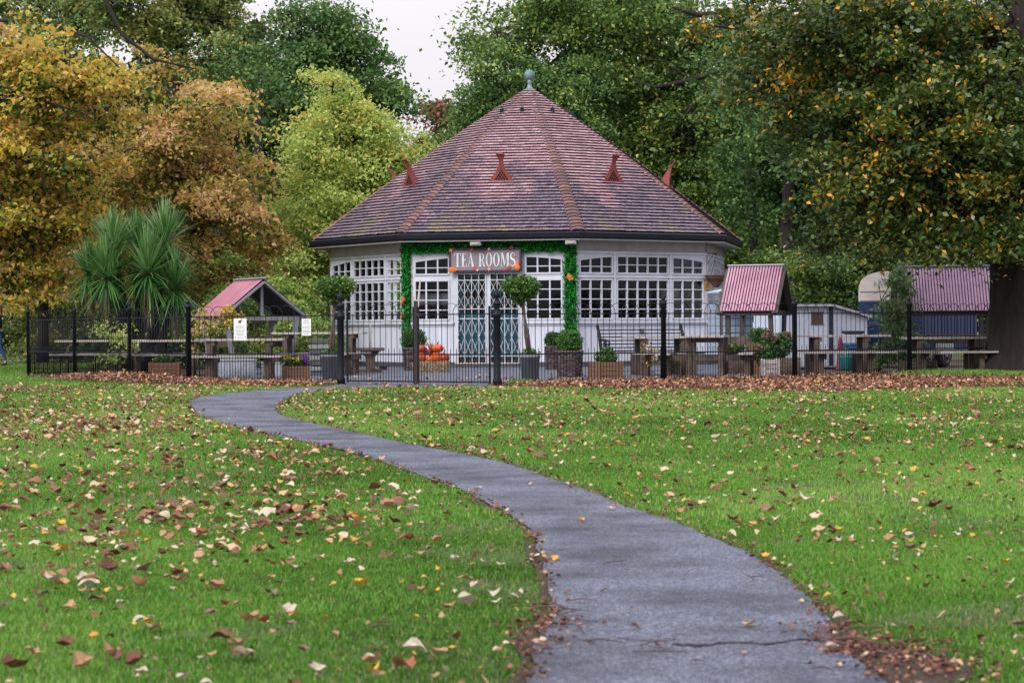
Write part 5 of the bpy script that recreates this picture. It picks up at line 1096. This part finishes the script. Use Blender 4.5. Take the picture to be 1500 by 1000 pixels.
# ---------------------------------------------------------------- cabbage palm
PALM = leafmat('palm_blades', FS((0, (.02, .075, .02)), (.4, (.055, .18, .04)), (.75, (.14, .30, .08)), (1, (.34, .46, .24))), .25, .35, .6)
DEADP = leafmat('dry_palm_skirt', FS((0, (.06, .04, .025)), (1, (.20, .14, .08))), .1)
pm = thing('cabbage_palm', 'many-headed spiky green palm behind the left railing', 'palm', GX(212, 47)); pb = GX(212, 47)
heads = [(166, 368, 0, 1.0), (157, 408, -.5, 1.0), (217, 402, -.6, 1.05), (242, 358, 0, 1.0), (256, 424, -.3, .95), (200, 365, .7, .9), (130, 400, .5, .8)]
for (hx, hy, dY, sc_h) in heads:
    h = P(hx, hy, 47 + dY) - pb; S = MB(); S.tube([Vector((h.x * .25, 0, 0)), Vector((h.x * .6, dY * .4, h.z * .5)), h - Vector((0, 0, .05))], [.13, .09, .07], 9); S.build('trunk', BARKG, pm)
    n = 340; V = []; Fq = []; A = []
    for k in range(n):
        az = RNG.uniform(0, 2 * PI); el = math.radians(RNG.choice([RNG.uniform(45, 90), RNG.uniform(5, 55), RNG.uniform(-55, 10)], p=[.42, .36, .22])); Ln = RNG.uniform(.78, 1.18) * sc_h; wd = RNG.uniform(.024, .040)
        d = np.array([math.cos(az) * math.cos(el), math.sin(az) * math.cos(el), math.sin(el)]); sd_ = np.array([-math.sin(az), math.cos(az), 0]); droop = RNG.uniform(.05, .32) * (math.cos(el) ** 1.0 + .08)
        b_ = len(V); ns = 6; a_ = RNG.uniform(0, 1) * .6 + .2 + .2 * max(0, math.sin(el))
        for i in range(ns + 1):
            q = i / ns; c = np.array(h) + d * Ln * q + np.array([0, 0, -droop * Ln * q ** 2.2]); w_ = wd * (.55 + 1.2 * q) if q < .35 else wd * 1.0 * (1 - ((q - .35) / .65) ** 2) + .001
            V += [c - sd_ * w_ * .5, c + sd_ * w_ * .5]
        for i in range(ns): Fq.append((b_ + 2 * i, b_ + 2 * i + 1, b_ + 2 * i + 3, b_ + 2 * i + 2)); A.append(a_)
    for k in range(60):       # hanging lower blades
        az = RNG.uniform(0, 2 * PI); sd_ = np.array([-math.sin(az), math.cos(az), 0]); rr = RNG.uniform(.10, .28); Ln = RNG.uniform(.5, 1.0) * sc_h; b_ = len(V); a_ = RNG.uniform(.1, .5)
        for i in range(5):
            q = i / 4; c = np.array(h) + np.array([math.cos(az), math.sin(az), 0]) * rr * math.sin(q * 1.6) + np.array([0, 0, .05 * math.sin(q * 3) - Ln * q ** 1.3]); w_ = .034 * (1 - q ** 3) + .001; V += [c - sd_ * w_ * .5, c + sd_ * w_ * .5]
        for i in range(4): Fq.append((b_ + 2 * i, b_ + 2 * i + 1, b_ + 2 * i + 3, b_ + 2 * i + 2)); A.append(a_)
    Vd = []; Fd = []; Ad = []
    for k in range(46):
        az = RNG.uniform(0, 2 * PI); sd_ = np.array([-math.sin(az), math.cos(az), 0]); rr = RNG.uniform(.06, .17); Ln = RNG.uniform(.5, 1.15); b_ = len(Vd); a_ = RNG.uniform(0, 1)
        for i in range(5):
            q = i / 4; c_ = np.array(h) + np.array([math.cos(az), math.sin(az), 0]) * rr * math.sin(q * 2.2) + np.array([0, 0, -.12 - Ln * q]); w_ = .03 * (1 - q ** 3) + .001; Vd += [c_ - sd_ * w_ * .5, c_ + sd_ * w_ * .5]
        for i in range(4): Fd.append((b_ + 2 * i, b_ + 2 * i + 1, b_ + 2 * i + 3, b_ + 2 * i + 2)); Ad.append(a_)
    npmesh('dead_leaf_skirt', np.array(Vd), np.array(Fd), np.array(Ad), DEADP, pm)
    npmesh('blade_rosette', np.array(V), np.array(Fq), np.array(A), PALM, pm)

# ---------------------------------------------------------------- person at the left edge
def skin(name, joints, edges, m, parent, sub=2):
    me = bpy.data.meshes.new(name); me.from_pydata([j[0] for j in joints], edges, []); me.materials.append(m); o = bpy.data.objects.new(name, me); COL.objects.link(o); o.parent = parent
    o.modifiers.new('s', 'SKIN'); sv = me.skin_vertices[0].data
    for i, j in enumerate(joints): sv[i].radius = (j[1], j[2] if len(j) > 2 else j[1]); sv[i].use_root = (i == 0)
    u = o.modifiers.new('u', 'SUBSURF'); u.levels = sub; u.render_levels = sub
    for p_ in me.polygons: p_.use_smooth = True
    o.modifiers['s'].use_smooth_shade = True; return o
pe = thing('person', 'person in navy jacket and blue jeans with auburn hair at the far left edge', 'person', GX(-2, 59.0), -1.2)
SKIN_ = mat('skin', (.42, .24, .18), .5, (.38, .21, .15), 5, 0); NAVYC = mat('navy_jacket', (.012, .016, .04), .8); JEAN = mat('blue_jeans', (.03, .08, .22), .8); HAIR = mat('auburn_hair', (.12, .04, .02), .5, (.07, .025, .012), 20); SHOE = mat('dark_shoes', (.02, .02, .02), .5)
J = [((0, 0, .92), .13, .10), ((0, 0, 1.15), .12, .095), ((0, 0, 1.36), .14, .09), ((0, 0, 1.46), .05), ((0, -.01, 1.54), .06), ((0, -.015, 1.60), .078), ((0, -.01, 1.68), .07),
     ((-.17, 0, 1.38), .05), ((-.22, .05, 1.10), .038), ((-.22, -.04, .88), .026), ((.17, 0, 1.38), .05), ((.22, -.04, 1.10), .038), ((.21, -.12, .88), .026),
     ((-.09, 0, .86), .09), ((-.09, -.10, .48), .055), ((-.09, -.16, .09), .035), ((-.09, -.26, .04), .03), ((.09, 0, .86), .09), ((.09, .03, .48), .055), ((.09, .20, .12), .035), ((.09, .11, .04), .03)]
E = [(0, 1), (1, 2), (2, 3), (3, 4), (4, 5), (5, 6), (2, 7), (7, 8), (8, 9), (2, 10), (10, 11), (11, 12), (0, 13), (13, 14), (14, 15), (15, 16), (0, 17), (17, 18), (18, 19), (19, 20)]
skin('body', J, E, SKIN_, pe)
g = lambda idx, k: [(J[i][0], (J[i][1] * k), (J[i][2] if len(J[i]) > 2 else J[i][1]) * k) for i in idx]
skin('jacket', g([0, 1, 2, 7, 8, 9, 10, 11, 12], 1.22), [(0, 1), (1, 2), (2, 3), (3, 4), (4, 5), (2, 6), (6, 7), (7, 8)], NAVYC, pe)
skin('jeans', g([0, 13, 14, 15, 17, 18, 19], 1.18), [(0, 1), (1, 2), (2, 3), (0, 4), (4, 5), (5, 6)], JEAN, pe)
for sx_, y_ in ((-1, -.20), (1, .16)): skin('shoe', [((sx_ * .09, y_ + .06, .05), .05, .045), ((sx_ * .09, y_ - .04, .04), .045, .035), ((sx_ * .09, y_ - .13, .03), .035, .028)], [(0, 1), (1, 2)], SHOE, pe)
skin('hair', [((0, .02, 1.70), .085, .08), ((0, .05, 1.60), .095, .07), ((0, .07, 1.46), .10, .05), ((0, .08, 1.32), .09, .035)], [(0, 1), (1, 2), (2, 3)], HAIR, pe)
for sx_, x0, y0, z0 in ((-1, -.22, -.05, .85), (1, .21, -.13, .85)):
    S = MB(); S.tube([(x0, y0, z0), (x0, y0 - .01, z0 - .045), (x0, y0 - .015, z0 - .08)], [.022, .034, .030], 8)
    for k in range(4): S.tube([(x0, y0 - .04 + k * .017, z0 - .075), (x0 - sx_ * .006, y0 - .045 + k * .018, z0 - .115), (x0 - sx_ * .018, y0 - .045 + k * .018, z0 - .145 + abs(k - 1.5) * .008)], [.0085, .008, .006], 6)
    S.tube([(x0, y0 - .035, z0 - .03), (x0 - sx_ * .01, y0 - .06, z0 - .06), (x0 - sx_ * .01, y0 - .065, z0 - .09)], [.010, .009, .007], 6); S.build('hand', SKIN_, pe)
S = MB(); S.tube([(0, -.095, 1.60), (0, -.12, 1.585), (0, -.10, 1.575)], [.010, .014, .008], 6)
S.build('nose', SKIN_, pe)
for sx_ in (-1, 1):
    S = MB(); S.lathe([(.001, -.008), (.010, 0), (.001, .008)], 8, (sx_ * .03, -.085, 1.612)); S.build('eye', SHOE, pe)
    S = MB(); S.lathe([(.002, -.03), (.014, 0), (.002, .03)], 8, (sx_ * .082, -.01, 1.60)); S.build('ear', SKIN_, pe)
S = MB(); S.tube([(-.024, -.088, 1.55), (0, -.094, 1.548), (.024, -.088, 1.55)], [.003, .006, .003], 6); S.build('mouth', mat('lips', (.35, .10, .09), .5), pe)

# ================================================================ GRASS AND FALLEN LEAVES
GRASS = leafmat('grass_blades', [(0, (.034, .088, .010)), (.3, (.084, .225, .022)), (.6, (.155, .37, .045)), (.88, (.32, .50, .12)), (1, (.42, .36, .18))], .35, .5, .3)
LEAFC = {'pale': (.54, .46, .36), 'tan': (.42, .25, .13), 'brown': (.17, .075, .04), 'russet': (.30, .10, .05), 'gold': (.66, .38, .05), 'dusky': (.24, .14, .12)}
DRY = leafmat('dry_leaves', [(0, (.07, .03, .024)), (.2, (.15, .06, .04)), (.45, (.27, .115, .075)), (.65, (.40, .21, .13)), (.8, (.55, .36, .20)), (.92, (.60, .50, .38)), (.97, (.52, .34, .08)), (1, (.58, .28, .05))], .15, .6)
pp = [(p.x, p.y) for p in pathpoly]
def onfar(X, Y):   # beyond the railing line
    line = [(-60, 70), (-10.6, 62), (-10.35, 50)] + FENCE_L + [(GATE_A.x, GATE_A.y), (GATE_B.x, GATE_B.y)] + FEN_R[1:] + [(60, 60)]
    return Y > np.interp(X, [p[0] for p in line], [p[1] for p in line])
gb = [(p[0], p[1]) for p in bare]; gb2 = [(p[0], p[1]) for p in bare2]
def sample(n, y0, y1, marg=1.6):
    Y = np.sqrt(RNG.uniform(y0 * y0, y1 * y1, n)); X = RNG.uniform(-1, 1, n) * (.2405 * Y + marg); return X, Y
def blades(n, y0, y1, h, w_, ext=None):
    X, Y = sample(n, y0, y1) if ext is None else ext
    k = ~inpoly(X + RNG.normal(0, .022, len(X)), Y + RNG.normal(0, .02, len(X)), pp) & ~onfar(X, Y)
    k &= ~((np.sin(X * 3.1 + 1.7 * np.sin(Y * 2.3)) * np.sin(Y * 2.7 + X * 1.1) * np.sin(X * .9 + Y * .5) > .38) & (RNG.uniform(0, 1, len(X)) < .72)); X, Y = X[k], Y[k]
    jx, jy = RNG.normal(0, .04, len(X)), RNG.normal(0, .05, len(X)); b = inpoly(X + jx, Y + jy, gb) | inpoly(X + jx, Y + jy, gb2); k = ~b | (RNG.uniform(0, 1, len(X)) < .12); X, Y = X[k], Y[k]; n = len(X)
    patch = .5 + .5 * np.sin(X * 2.1 + np.sin(Y * 1.3) * 2) * np.sin(Y * .9 + np.sin(X * 1.7)); fine = .5 + .5 * np.sin(X * 9 + 3 * np.sin(Y * 5)) * np.sin(Y * 7)
    H = h * RNG.uniform(.5, 1.25, n) * (.7 + .45 * patch); az = RNG.uniform(0, 2 * PI, n); ln = RNG.uniform(.1, .9, n) * H; fa = RNG.uniform(0, 2 * PI, n)
    dx, dy = np.cos(az) * ln, np.sin(az) * ln; sx, sy = np.cos(fa) * w_ * .5, np.sin(fa) * w_ * .5; z0 = np.full(n, -.012)
    V = np.stack([np.stack([X - sx, Y - sy, z0], 1), np.stack([X + sx, Y + sy, z0], 1), np.stack([X + sx * .7 + dx * .35, Y + sy * .7 + dy * .35, z0 + H * .6], 1), np.stack([X - sx * .7 + dx * .35, Y - sy * .7 + dy * .35, z0 + H * .6], 1), np.stack([X + dx, Y + dy, z0 + H], 1)], 1).reshape(-1, 3)
    i = np.arange(n) * 5; Q = np.stack([i, i + 1, i + 2, i + 3], 1); T = np.stack([i + 3, i + 2, i + 4, i + 4], 1)
    p3 = .5 + .5 * np.sin(X * .8 - 1.2 * np.sin(Y * .37 + 2)) * np.cos(Y * .45 + X * .3); a = np.clip(.10 + .28 * patch + .16 * fine + .34 * p3 + RNG.normal(0, .17, n), 0, .93); a = np.where(RNG.uniform(0, 1, n) < .06, 1., a)
    return V, np.stack([i, i + 1, i + 2, i + 4, i + 3], 1), a
parts = [blades(380000, 4.9, 10, .019, .0042), blades(320000, 10, 17, .024, .007), blades(240000, 17, 26, .032, .011), blades(200000, 26, 37, .034, .016)]
X = RNG.uniform(-18, -6, 60000); Y = RNG.uniform(36, 64, 60000); parts.append(blades(0, 0, 0, .045, .02, (X, Y)))
# lusher tufts: by the big tree, round the gate post, at the fence foot
for (cx, cy, r, n, h) in ((*GX(1430, 38.9)[:2], 1.0, 9000, .13), (*GX(1390, 38.6)[:2], .6, 3000, .09), (*GX(760, 34.6)[:2], .15, 900, .12), (*GX(790, 34.9)[:2], .08, 300, .07), (*GX(815, 35.0)[:2], .10, 500, .09), (*GX(861, 35.2)[:2], .16, 800, .09), (*GX(513, 36.1)[:2], .06, 200, .07)):
    X = RNG.normal(cx, r * .6, n); Y = np.minimum(RNG.normal(cy, r * .5, n), cy + .4); v = blades(0, 0, 0, h, .012, (X, Y)); parts.append(v)
Vs = []; Fs = []; As = []; o_ = 0
for V, Fq, a in parts: Vs.append(V); Fs.append(Fq + o_); As.append(a * .97); o_ += len(V)
npmesh('grass', np.concatenate(Vs), np.concatenate(Fs), np.concatenate(As), GRASS)['kind'] = 'stuff'

# leaf shapes: curled sheets with a midrib, notched outline
def leaf_template(seed, lobed=False, curl=1.0):
    r = random.Random(seed); nu, nv = 7, 5; V = []
    k1, k2, tw = r.uniform(-.3, 1.3) * curl, r.uniform(1.0, 3.0) * curl, r.uniform(-.6, .6)
    for i in range(nu):
        u = i / (nu - 1); wdt = math.sin(PI * min(1, u * .93 + .05)) ** .7 * (.42 if not lobed else .42 * (1 + .35 * math.cos(u * 16)))
        for j in range(nv):
            v = (j / (nv - 1) * 2 - 1); x = (u - .5); y = v * wdt
            z = k1 * (x * x) + k2 * y * y * (1 + .5 * x) + .07 * math.sin(7 * x + 5 * y + seed) + tw * x * y
            V.append((x, y, z))
    V = np.array(V); V[:, 2] -= V[:, 2].min(); V[:, 2] = np.minimum(V[:, 2], .5)
    Fq = np.array([(i * nv + j, (i + 1) * nv + j, (i + 1) * nv + j + 1, i * nv + j + 1) for i in range(nu - 1) for j in range(nv - 1)])
    return V, Fq
TPL = [leaf_template(i, i % 2 == 0, [1, .6, 1.4, .8, 1.7][i % 5]) for i in range(14)]
def scatter(X, Y, Z, size, attr, tilt=.25, big=True):
    n = len(X); Vo = []; Fo = []; Ao = []; off = 0; which = RNG.integers(0, len(TPL), n)
    for t in range(len(TPL)):
        ix = np.where(which == t)[0]; m = len(ix)
        if not m: continue
        V, Fq = TPL[t]
        if not big: V = V.reshape(7, 5, 3)[::3, ::2].reshape(-1, 3); Fq = np.array([(i * 3 + j, (i + 1) * 3 + j, (i + 1) * 3 + j + 1, i * 3 + j + 1) for i in range(2) for j in range(2)])
        a = RNG.uniform(0, 2 * PI, m); ca, sa = np.cos(a), np.sin(a); s = size[ix]; tx, ty = RNG.normal(0, tilt, m), RNG.normal(0, tilt, m); flip = np.where(RNG.uniform(0, 1, m) < .35, -1, 1)
        x = V[None, :, 0] * s[:, None]; y = V[None, :, 1] * s[:, None]; z = V[None, :, 2] * s[:, None] * .9
        z = np.where(flip[:, None] < 0, z.max(1, keepdims=True) - z, z)
        z = z + np.abs(tx)[:, None] * (x * np.sign(tx)[:, None] + s[:, None] / 2) + np.abs(ty)[:, None] * (y * np.sign(ty)[:, None] + s[:, None] / 3)
        P_ = np.stack([X[ix][:, None] + x * ca[:, None] - y * sa[:, None], Y[ix][:, None] + x * sa[:, None] + y * ca[:, None], Z[ix][:, None] + z], 2).reshape(-1, 3)
        nv = len(V); Fa = (Fq[None] + (np.arange(m) * nv)[:, None, None]).reshape(-1, 4) + off; off += m * nv
        Vo.append(P_); Fo.append(Fa); Ao.append(np.repeat(attr[ix], len(Fq)))
    return np.concatenate(Vo), np.concatenate(Fo), np.concatenate(Ao)
def leafattr(n, w_=(.36, .29, .26, .09)):      # brown, tan, pale, gold
    k = RNG.choice(4, n, p=w_); return np.choose(k, [RNG.uniform(.05, .42, n), RNG.uniform(.42, .75, n), RNG.uniform(.78, .93, n), RNG.uniform(.965, 1, n)])
# the 300 nearest leaves, one object each
def cloud(n, y0, y1):
    X, Y = sample(n * 3, y0, y1, .3); d = .35 + .65 * (np.sin(X * 1.9 + 1.3 * np.sin(Y * .8)) * np.sin(Y * 1.1 + X) > -.1); left = np.where(X < G(700, 700).x + .0, 1.25, .8)
    k = (RNG.uniform(0, 1, len(X)) < d * left * .8) & ~onfar(X, Y); X, Y = X[k], Y[k]
    m = len(X); ci = RNG.integers(0, m, m // 14 + 2); j = ci[RNG.integers(0, len(ci), m)]; cl2 = RNG.uniform(0, 1, m) < .38; X = np.where(cl2, X[j] + RNG.normal(0, .13, m), X); Y = np.where(cl2, Y[j] + RNG.normal(0, .16, m), Y)
    ip = inpoly(X, Y, pp); k = ~ip | (RNG.uniform(0, 1, len(X)) < .05); return X[k][:n], Y[k][:n]
X, Y = cloud(300, 5.2, 10.4); ip = inpoly(X, Y, pp); order = np.argsort(Y)
KM = {k: leafmat('fallen_leaf_' + k, [(0, tuple(x * .7 for x in c)), (1, tuple(min(1, x * 1.1) for x in c))], .12, .6) for k, c in LEAFC.items()}
meshes = {}
for k in LEAFC:
    for t in range(14):
        V, Fq = TPL[t]; me = bpy.data.meshes.new('fallen_leaf'); me.from_pydata([tuple(v) for v in V * np.array([1, 1, .9])], [], [tuple(int(q) for q in f) for f in Fq]); me.materials.append(KM[k])
        me.polygons.foreach_set('use_smooth', [True] * len(Fq)); at = me.attributes.new('rnd', 'FLOAT', 'FACE'); at.data.foreach_set('value', [random.random() for _ in Fq]); meshes[k, t] = me
DESC = {'pale': 'pale cream', 'tan': 'dull tan', 'brown': 'dark brown', 'russet': 'russet red', 'gold': 'golden yellow', 'dusky': 'dusky pinkish-brown'}
PX = gl[0].x
placed = [(355, 965, 'brown', .09), (165, 970 - 6, 'tan', .075), (95, 950, 'brown', .06), (130, 862, 'pale', .085), (205, 862, 'tan', .08), (720, 872, 'pale', .07), (1231, 912, 'pale', .055), (1218, 955, 'pale', .045), (895, 748, 'pale', .05), (851, 766, 'gold', .04), (1118, 820, 'gold', .05), (1183, 867, 'pale', .045), (965, 950, 'russet', .04), (815, 822, 'gold', .05), (145, 757, 'brown', .085), (500, 790, 'pale', .075), (545, 950, 'pale', .05), (465, 985, 'pale', .06), (60, 785, 'pale', .06), (655, 895, 'tan', .06), (775, 712, 'pale', .05), (700, 718, 'pale', .06), (530, 862, 'gold', .07), (1115, 768, 'tan', .05), (1480, 857, 'pale', .05), (1400, 790, 'pale', .05), (66, 786, 'gold', .05), (260, 855, 'tan', .06), (20, 985, 'brown', .09), (40, 690, 'pale', .07)]
lst = [(G(a, b).x, G(a, b).y, c, s) for a, b, c, s in placed]
for i in order[:300 - len(placed)]: lst.append((X[i], Y[i], random.choices(list(LEAFC), [.30, .26, .10, .10, .08, .16])[0], min(.07, random.lognormvariate(-3.3, .36)) * (1.15 if X[i] < 0 else 1)))
Xs_ = np.array([l[0] for l in lst]); Ys_ = np.array([l[1] for l in lst]); ipp = inpoly(Xs_, Ys_, pp)
LF = {}
for i, (x, y, c, s) in enumerate(lst):
    o = bpy.data.objects.new('fallen_leaf', meshes[c, random.randrange(14)]); COL.objects.link(o)
    o.location = (x, y, (.010 if ipp[i] else random.uniform(.006, .022))); s *= .92; o.scale = (s, s, s * random.uniform(.7, 1.2)); o.rotation_euler = (random.gauss(0, .14), random.gauss(0, .14), random.uniform(0, 6.28))
    pr = cam.matrix_world.inverted() @ o.location; qx, qy = CX + F * pr.x / -pr.z, CY - F * pr.y / -pr.z
    row = ['nearest the bottom edge', 'low down', 'mid foreground', 'higher up'][int(min(3, max(0, (1000 - qy) // 75)))]
    if ipp[i]: side = 'on the asphalt path'
    elif x > np.interp(y, [p.y for p in gr_], [p.x for p in gr_]): side = 'on the grass right of the path'
    else: side = ['at the left edge of the grass', 'on the left half of the grass', 'on the grass near the path'][int(min(2, max(0, qx // 270)))]
    szn = 'small' if s < .03 else 'large' if s > .048 else 'medium'
    tag(o, f'{szn} {DESC[c]} fallen leaf {side}, {row}', 'leaf', 'fallen leaves on the lawn and path'); LF.setdefault(o['label'], []).append((qx, o))
ORD = ['leftmost', 'second', 'third', 'fourth', 'fifth', 'sixth', 'seventh', 'eighth', 'ninth', 'tenth']
for k, v in LF.items():
    if len(v) > 1:
        for r, (_, o) in enumerate(sorted(v, key=lambda q: q[0])): o['label'] = ((ORD + ['eleventh', 'twelfth', 'thirteenth', 'fourteenth', 'fifteenth', 'sixteenth', 'seventeenth', 'eighteenth', 'nineteenth', 'twentieth'])[min(r, 19)] + (' ' if r == 0 else ' from left ') + k).replace(' on the grass', ' on grass').replace(' at the left edge of the grass', ' at left lawn edge').replace(' on the left half of the grass', ' on left lawn').replace(' on grass near the path', ' on grass near path').replace(' on grass right of the path', ' right of path')
# the rest of the leaves on the lawn
X, Y = cloud(4600, 9.0, 36.5); k = Y > np.quantile([l[1] for l in lst], .9) - RNG.uniform(0, 1, len(Y)); X, Y = X[k], Y[k]
# denser brown drifts: left of the far bend, in front of the railings, along the path edges
def gauss_band(n, pts, sy, sx=.5):
    i = RNG.integers(0, len(pts) - 1, n); t = RNG.uniform(0, 1, n); P0 = np.array(pts)[i]; P1 = np.array(pts)[i + 1]; q = P0 * (1 - t)[:, None] + P1 * t[:, None]; return q[:, 0] + RNG.normal(0, sx, n), q[:, 1] + RNG.normal(0, sy, n)
bx1, by1 = gauss_band(650, [tuple(G(230, 640)[:2]), tuple(G(160, 612)[:2]), tuple(G(20, 640)[:2])], 1.6, .6)
bx2, by2 = gauss_band(420, [tuple(G(60, 800)[:2]), tuple(G(380, 780)[:2]), tuple(G(200, 690)[:2])], .9, .5)
X = np.concatenate([X, bx1, bx2]); Y = np.concatenate([Y, by1, by2]); k = ~inpoly(X, Y, pp) | (RNG.uniform(0, 1, len(X)) < .05); X, Y = X[k], Y[k]; k = ~onfar(X, Y) & (Y > 7.5); X, Y = X[k], Y[k]
V, Fq, A = scatter(X, Y, RNG.uniform(-.002, .014, len(X)), np.clip(RNG.lognormal(-3.15, .34, len(X)), .02, .09), leafattr(len(X)), .18)
npmesh('scattered_leaves', V, Fq, A, DRY, smooth=True)['kind'] = 'stuff'
fx, fy = sample(9500, 5.2, 36, .3); k = ~inpoly(fx, fy, pp) & ~onfar(fx, fy); fx, fy = fx[k], fy[k]
V, Fq, A = scatter(fx, fy, RNG.uniform(.006, .03, len(fx)), RNG.uniform(.010, .026, len(fx)) * (1 + fy / 45), leafattr(len(fx), (.50, .28, .15, .07)), .4, False)
npmesh('leaf_fragments', V, Fq, A, DRY)['kind'] = 'stuff'
# edges of the path: small brown leaf scraps and twigs
eX = []; eY = []
for pts, sgn in ((gl, -1), (gr_, 1)):
    q = [(p.x, p.y) for p in pts if p.y < 33]; x, y = gauss_band(620, q, .02, .02); w_ = np.abs(RNG.normal(0, .035, 620)); eX.append(x + sgn * (w_ - .02)); eY.append(y)
x, y = gauss_band(420, [tuple(G(1240, 925)[:2]), tuple(G(1300, 960)[:2]), tuple(G(1400, 985)[:2])], .16, .10); eX.append(x); eY.append(y)
x, y = gauss_band(170, [tuple(G(800, 910)[:2]), tuple(G(780, 950)[:2])], .12, .06); eX.append(x); eY.append(y)
eX = np.concatenate(eX); eY = np.concatenate(eY)
V, Fq, A = scatter(eX, eY, RNG.uniform(.004, .012, len(eX)), RNG.uniform(.006, .022, len(eX)) * (1 + eY / 40), np.clip(leafattr(len(eX), (.78, .16, .04, .02)) - .1 * (RNG.uniform(0, 1, len(eX)) < .7), 0, 1), .15)
npmesh('leaf_scraps', V, Fq, A, DRY)['kind'] = 'stuff'
TW = mat('twig', (.12, .075, .06), .8, (.06, .04, .03), 30)
TWL = []
for i in range(34):
    if i < 22: px_, py_ = random.choice([(random.uniform(740, 860), random.uniform(880, 985)), (random.uniform(1200, 1400), random.uniform(915, 990))])
    elif i < 30: px_, py_ = random.uniform(820, 1180), random.uniform(760, 985)
    else: px_, py_ = random.uniform(380, 560), random.uniform(840, 930)
    p = G(px_, py_); a = random.gauss(0, .5); l = random.uniform(.05, .16); S = MB(); b1 = random.gauss(0, .015)
    S.tube([(-l / 2, 0, .006), (-l * .1, b1, .012), (l * .2, b1 * .4, .01), (l / 2, -b1, .008)], [.0022, .0028, .002, .001], 5)
    if i % 3 == 0: S.tube([(0, b1, .012), (l * .2, b1 + .03, .02)], [.0018, .001], 4)
    o = S.build('twig', TW, None, loc=p + Vector((0, 0, .006))); o.rotation_euler = (0, 0, a)
    TWL.append((px_, o, l))
ONUM = 'first second third fourth fifth sixth seventh eighth ninth tenth eleventh twelfth'.split()
for nm, ts in (('at the left of the path', [q for q in TWL if q[0] < 870]), ('lying on the middle of the path', [q for q in TWL if 870 <= q[0] < 1190]), ('beside the right edge of the path', [q for q in TWL if q[0] >= 1190])):
    for szn, tt in (('short', [q for q in ts if q[2] < .1]), ('long', [q for q in ts if q[2] >= .1])):
        for r, (_, o, _l) in enumerate(sorted(tt, key=lambda q: q[0])): tag(o, f'{szn} thin brown twig {nm}, {ONUM[min(r, 11)]} from the left', 'twig', 'twigs by the path')
# drifts along the railing foot
def drift_line(): return [(-10.2, 44.9), (-8.7, 42.3), (-7.15, 39.8), (-5.7, 37.6), (-4.4, 36.9), (GATE_A.x - .15, 36.2)]
x1, y1 = gauss_band(15000, drift_line()[1:], .45, .2); y1 -= np.abs(RNG.normal(0, .5, len(x1))); x1 = x1 - .0
h1 = .11 * np.exp(-((x1 + 7.2) / 1.6) ** 2) + .03
R_ = [(GATE_B.x + .5, 34.5), (2.56, 35.8), (5.0, 37.5), (7.37, 39.3), (10.6, 41.2)]
x2, y2 = gauss_band(36000, R_, .35, .2); y2 -= np.abs(RNG.uniform(0, 1, len(x2)) ** 1.3 * 7.0) * np.clip((x2 - .5) / 4, .12, 1)
x3, y3 = gauss_band(7000, [(a, b + .9) for a, b in R_] + [(13, 44)], .6, .3)
x4, y4 = gauss_band(1500, [(a, b + .6) for a, b in drift_line()], .5, .3)
X = np.concatenate([x1, x2, x3, x4]); Y = np.concatenate([y1, y2, y3, y4]); base = np.concatenate([h1, np.full(len(x2) + len(x3) + len(x4), .035)]); base *= RNG.uniform(0, 1, len(X))
k = ~inpoly(X, Y, pp) & ((X < GATE_A.x - .05) | (X > GATE_B.x + .1)); X, Y, base = X[k], Y[k], base[k]
V, Fq, A = scatter(X, Y, base, RNG.uniform(.026, .062, len(X)), leafattr(len(X), (.60, .27, .09, .04)), .35, False)
npmesh('leaf_drift', V, Fq, A, DRY)['kind'] = 'stuff'
x, y = gauss_band(160, [(GATE_A.x + .3, 37.8), (GATE_B.x, 37), (3, 39)], 2.2, .6); V, Fq, A = scatter(x, y, np.full(160, .012), RNG.uniform(.05, .09, 160), leafattr(160), .2, False); npmesh('patio_leaves', V, Fq, A, DRY)['kind'] = 'stuff'
